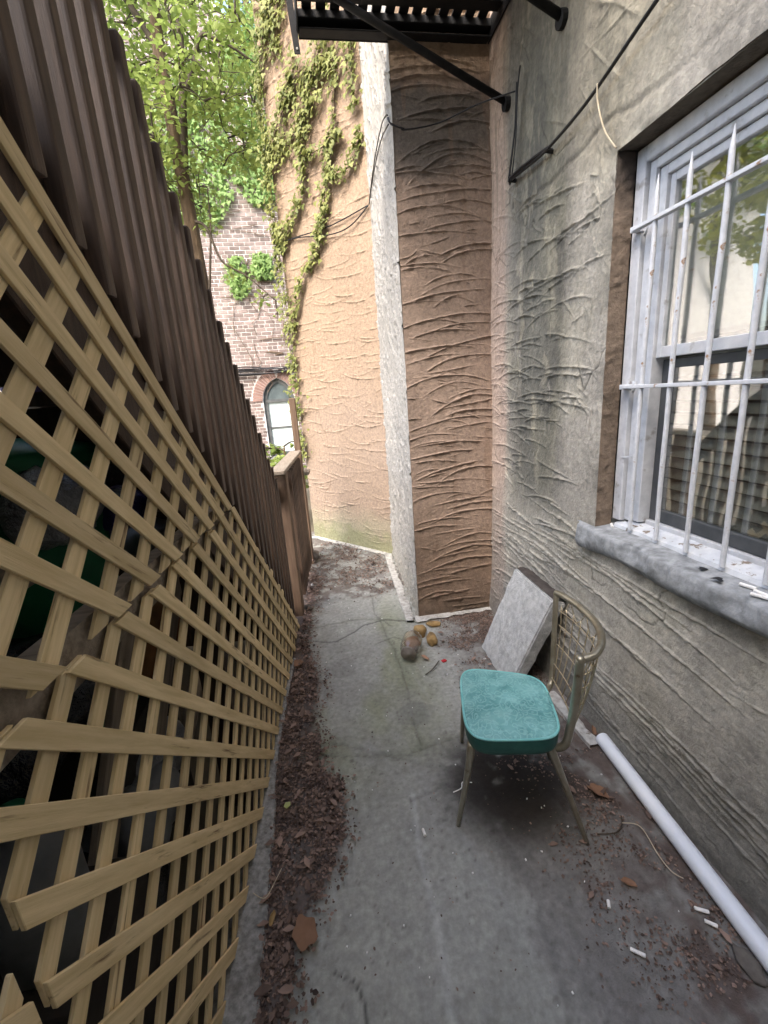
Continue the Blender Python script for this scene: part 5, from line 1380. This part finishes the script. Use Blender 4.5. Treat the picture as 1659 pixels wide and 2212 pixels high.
# ivy patches on the church
for lb, cxx, czz, rx, rz, nl in (('round ivy tuft on the brick wall above the arched window', -.72, 4.30, .22, .26, 260), ('ivy patch high on the brick wall beside the fern-leaved tree', -.55, 5.9, .45, .5, 500), ('ivy spread on the brick wall behind the big trunk', -1.75, 6.3, .7, 1.3, 1500), ('low ivy tuft on the brick wall at the stair side', -1.25, 4.1, .22, .4, 260)):
    t = thing('wall_ivy', lb, 'ivy', (cxx, CY, czz), 'ivy patches on the church')
    a = rng.random(nl) * 6.283; q = np.sqrt(rng.random(nl))
    P = np.stack([cxx + rx * q * np.cos(a) + rng.normal(size=nl) * .05, CY - .04 - rng.random(nl) * .12, czz + rz * q * np.sin(a)], 1)
    d = rng.normal(size=(nl, 3)) * .5 + np.array([0, 0, -1]); nr = rng.normal(size=(nl, 3)) * .4 + np.array([0, -1, .4])
    o = leaf_cloud('leaves', P, frames(d, nr), rng.uniform(.05, .10, nl), IVY, M['leaf_far'], t)

# ------------------------------------------------------------------ trees
def tree(name, label, trunk, r0, limbs, clumps, nleaf, lsize, leaf, group=None, droop=.2, bark='bark', tmpl=LEAF, flat=.6):
    t = thing(name, label, 'tree', tuple(trunk[0]), group)
    mb = MB(); tp = smooth_path(trunk, 6); mb.tube(tp, [r0 * (1 - .62 * i / len(tp)) for i in range(len(tp))], 10); mb.build('trunk', M[bark], t, smooth=True)
    lm = MB()
    for lp, lr in limbs:
        q = smooth_path(lp, 6); lm.tube(q, [lr * (1 - .75 * i / len(q)) for i in range(len(q))], 7)
    P = []; cl = np.array([c[:3] for c in clumps]); rad = np.array([c[3] for c in clumps]); wts = rad ** 2; wts /= wts.sum()
    tips = [Vector(p) for lp, _ in limbs for p in smooth_path(lp, 3)[2:]] + [Vector(x) for x in tp[len(tp) // 3:]]
    tips0 = list(tips)
    for c in sorted(clumps, key=lambda c: min((p - Vector(c[:3])).length for p in tips0)):   # twigs to each clump, growing outwards
        cv = Vector(c[:3]); src = min(tips, key=lambda p: (p - cv).length); tips += [cv, src.lerp(cv, .5)]
        md = src.lerp(cv, .5) + Vector((random.uniform(-.1, .1), random.uniform(-.1, .1), random.uniform(0, .15))) * (cv - src).length
        lm.tube(smooth_path([src, md, cv], 4), [.012, .011, .010, .009, .008, .007, .006, .005, .004], 5)
        for _ in range(3):
            e = cv + Vector((random.gauss(0, 1), random.gauss(0, 1), random.gauss(0, .7))).normalized() * c[3] * .9
            lm.tube([md.lerp(cv, .6), cv.lerp(e, .5) + Vector((0, 0, .03)), e], [.005, .004, .002], 4)
    lm.build('branches', M['twig'], t, smooth=True)['kind'] = 'stuff'
    ci = rng.choice(len(clumps), nleaf, p=wts)
    d0 = rdir(nleaf); rr = rng.random(nleaf) ** .45
    P = cl[ci] + d0 * (rad[ci] * rr)[:, None] * np.array([1, 1, flat])
    d = rng.normal(size=(nleaf, 3)); d[:, 2] = d[:, 2] * .5 - droop; nr = rng.normal(size=(nleaf, 3)) * .55; nr[:, 2] += 1
    lv = np.clip(rng.random(nleaf) * .7 + .3 * rng.random(len(clumps))[ci], 0, 1)
    leaf_cloud('crown', P, frames(d, nr), rng.uniform(.7, 1.25, nleaf) * lsize, tmpl, leaf, t, lv)
    return t
cl = []
for i in range(150):
    z = rng.uniform(3.8, 6.6); x = rng.uniform(-2.2, .2) if z > 4.6 else rng.uniform(-1.9, -.3)
    if -1.05 < x < -.2 and z < 4.4 and rng.random() < .7: continue
    cl.append((x, rng.uniform(5.3, 6.9), z, rng.uniform(.20, .48)))
for c in ((-.80, 6.0, 3.05, .16), (-.62, 6.0, 2.95, .14), (-.45, 6.0, 2.75, .15), (-.95, 5.9, 3.5, .2), (-1.0, 5.9, 3.9, .24), (-.70, 6.0, 4.15, .18), (-.45, 6.1, 4.35, .2), (-.9, 6.1, 4.3, .2), (-.3, 6.0, 2.55, .10)): cl.append(c)
tree('maple_tree', 'broad-leaved tree with a brown trunk rising behind the staircase', [(-1.05, 6, -.03), (-1.12, 6, 2), (-1.172, 6, 4.27), (-1.199, 6, 5.15), (-1.18, 6, 5.62), (-1.25, 6.1, 7.0), (-1.3, 6.1, 8.5)], .092,
     [([(-1.15, 6, 4.0), (-1.03, 5.95, 4.7), (-.95, 5.95, 5.28), (-.98, 6, 5.63), (-1.0, 6, 7)], .05), ([(-1.02, 5.95, 4.75), (-.86, 5.9, 5.0), (-.74, 5.9, 5.27), (-.588, 5.9, 5.25), (-.42, 5.9, 5.18), (-.2, 5.9, 5.05)], .03),
      ([(-1.15, 6, 3.6), (-.98, 5.9, 3.5), (-.86, 5.9, 3.15), (-.6, 5.9, 2.98), (-.3, 5.9, 2.7)], .02), ([(-1.12, 6, 2.6), (-1.02, 5.9, 3.0), (-.93, 5.9, 3.5), (-.90, 5.9, 3.9)], .02), ([(-1.2, 6, 5.2), (-1.6, 6, 5.9), (-2.0, 5.9, 6.6)], .04)],
     cl, 8800, .070, M['leaf_tree'])
cl = [(rng.normal(-.42, .26), rng.uniform(8.0, 9.0), rng.uniform(5.2, 8.2), rng.uniform(.18, .36)) for i in range(34)]
tree('locust_tree', 'fine-leaved light green tree between the trunk and the tan wall', [(.25, 8.6, -.03), (.2, 8.6, 3), (0, 8.6, 5.2), (-.3, 8.5, 7.0), (-.35, 8.5, 8.4)], .09,
     [([(0, 8.6, 5.0), (-.3, 8.5, 5.8), (-.5, 8.4, 6.4)], .03)], cl, 9500, .050, M['leaf_far'])
cl = [(rng.normal(-.38, .22), rng.uniform(4.95, 5.6), rng.uniform(.45, 1.05), rng.uniform(.08, .14)) for i in range(20)]
tree('leafy_shrub', 'bright green leafy shrub behind the cap rail of the picket fence', [(-.42, 5.3, -.03), (-.40, 5.3, .5), (-.38, 5.3, 1.0)], .02, [([(-.40, 5.3, .4), (-.25, 5.2, .9), (-.15, 5.1, 1.1)], .01)], cl, 900, .070, M['leaf_tree'])
def blob(cx_, cy_, cz_, rx, ry, rz, n_, r0, r1):
    out = []
    for i in range(n_):
        d = rng.normal(size=3); d /= np.linalg.norm(d); q = rng.random() ** .4
        out.append((cx_ + d[0] * rx * q, cy_ + d[1] * ry * q, cz_ + d[2] * rz * q, rng.uniform(r0, r1)))
    return out
tree('yard_tree', 'yellow-green tree in the yard seen reflected in the barred window', [(-3.6, 5.2, -.03), (-3.6, 5.2, 2), (-3.5, 5.2, 4.6)], .16, [([(-3.6, 5.2, 2), (-3.2, 4.9, 3.2), (-2.9, 4.7, 4.4)], .05), ([(-3.6, 5.2, 2.2), (-4.2, 5.6, 3.4), (-4.5, 5.9, 4.6)], .05)],
     blob(-3.4, 5.1, 4.3, 1.4, 1.7, 1.7, 50, .25, .5), 5600, .11, M['leaf_yellow'])
tree('yard_tree', 'tall yard tree farther back reflected at the top of the window', [(-8.0, 10.5, -.03), (-8, 10.5, 3), (-7.9, 10.5, 6.5)], .22, [([(-8, 10.5, 3), (-7.2, 10, 5), (-6.8, 9.6, 6.5)], .07)],
     blob(-7.8, 10.3, 6.6, 2.2, 2.4, 2.2, 46, .4, .8), 4200, .2, M['leaf_far'])
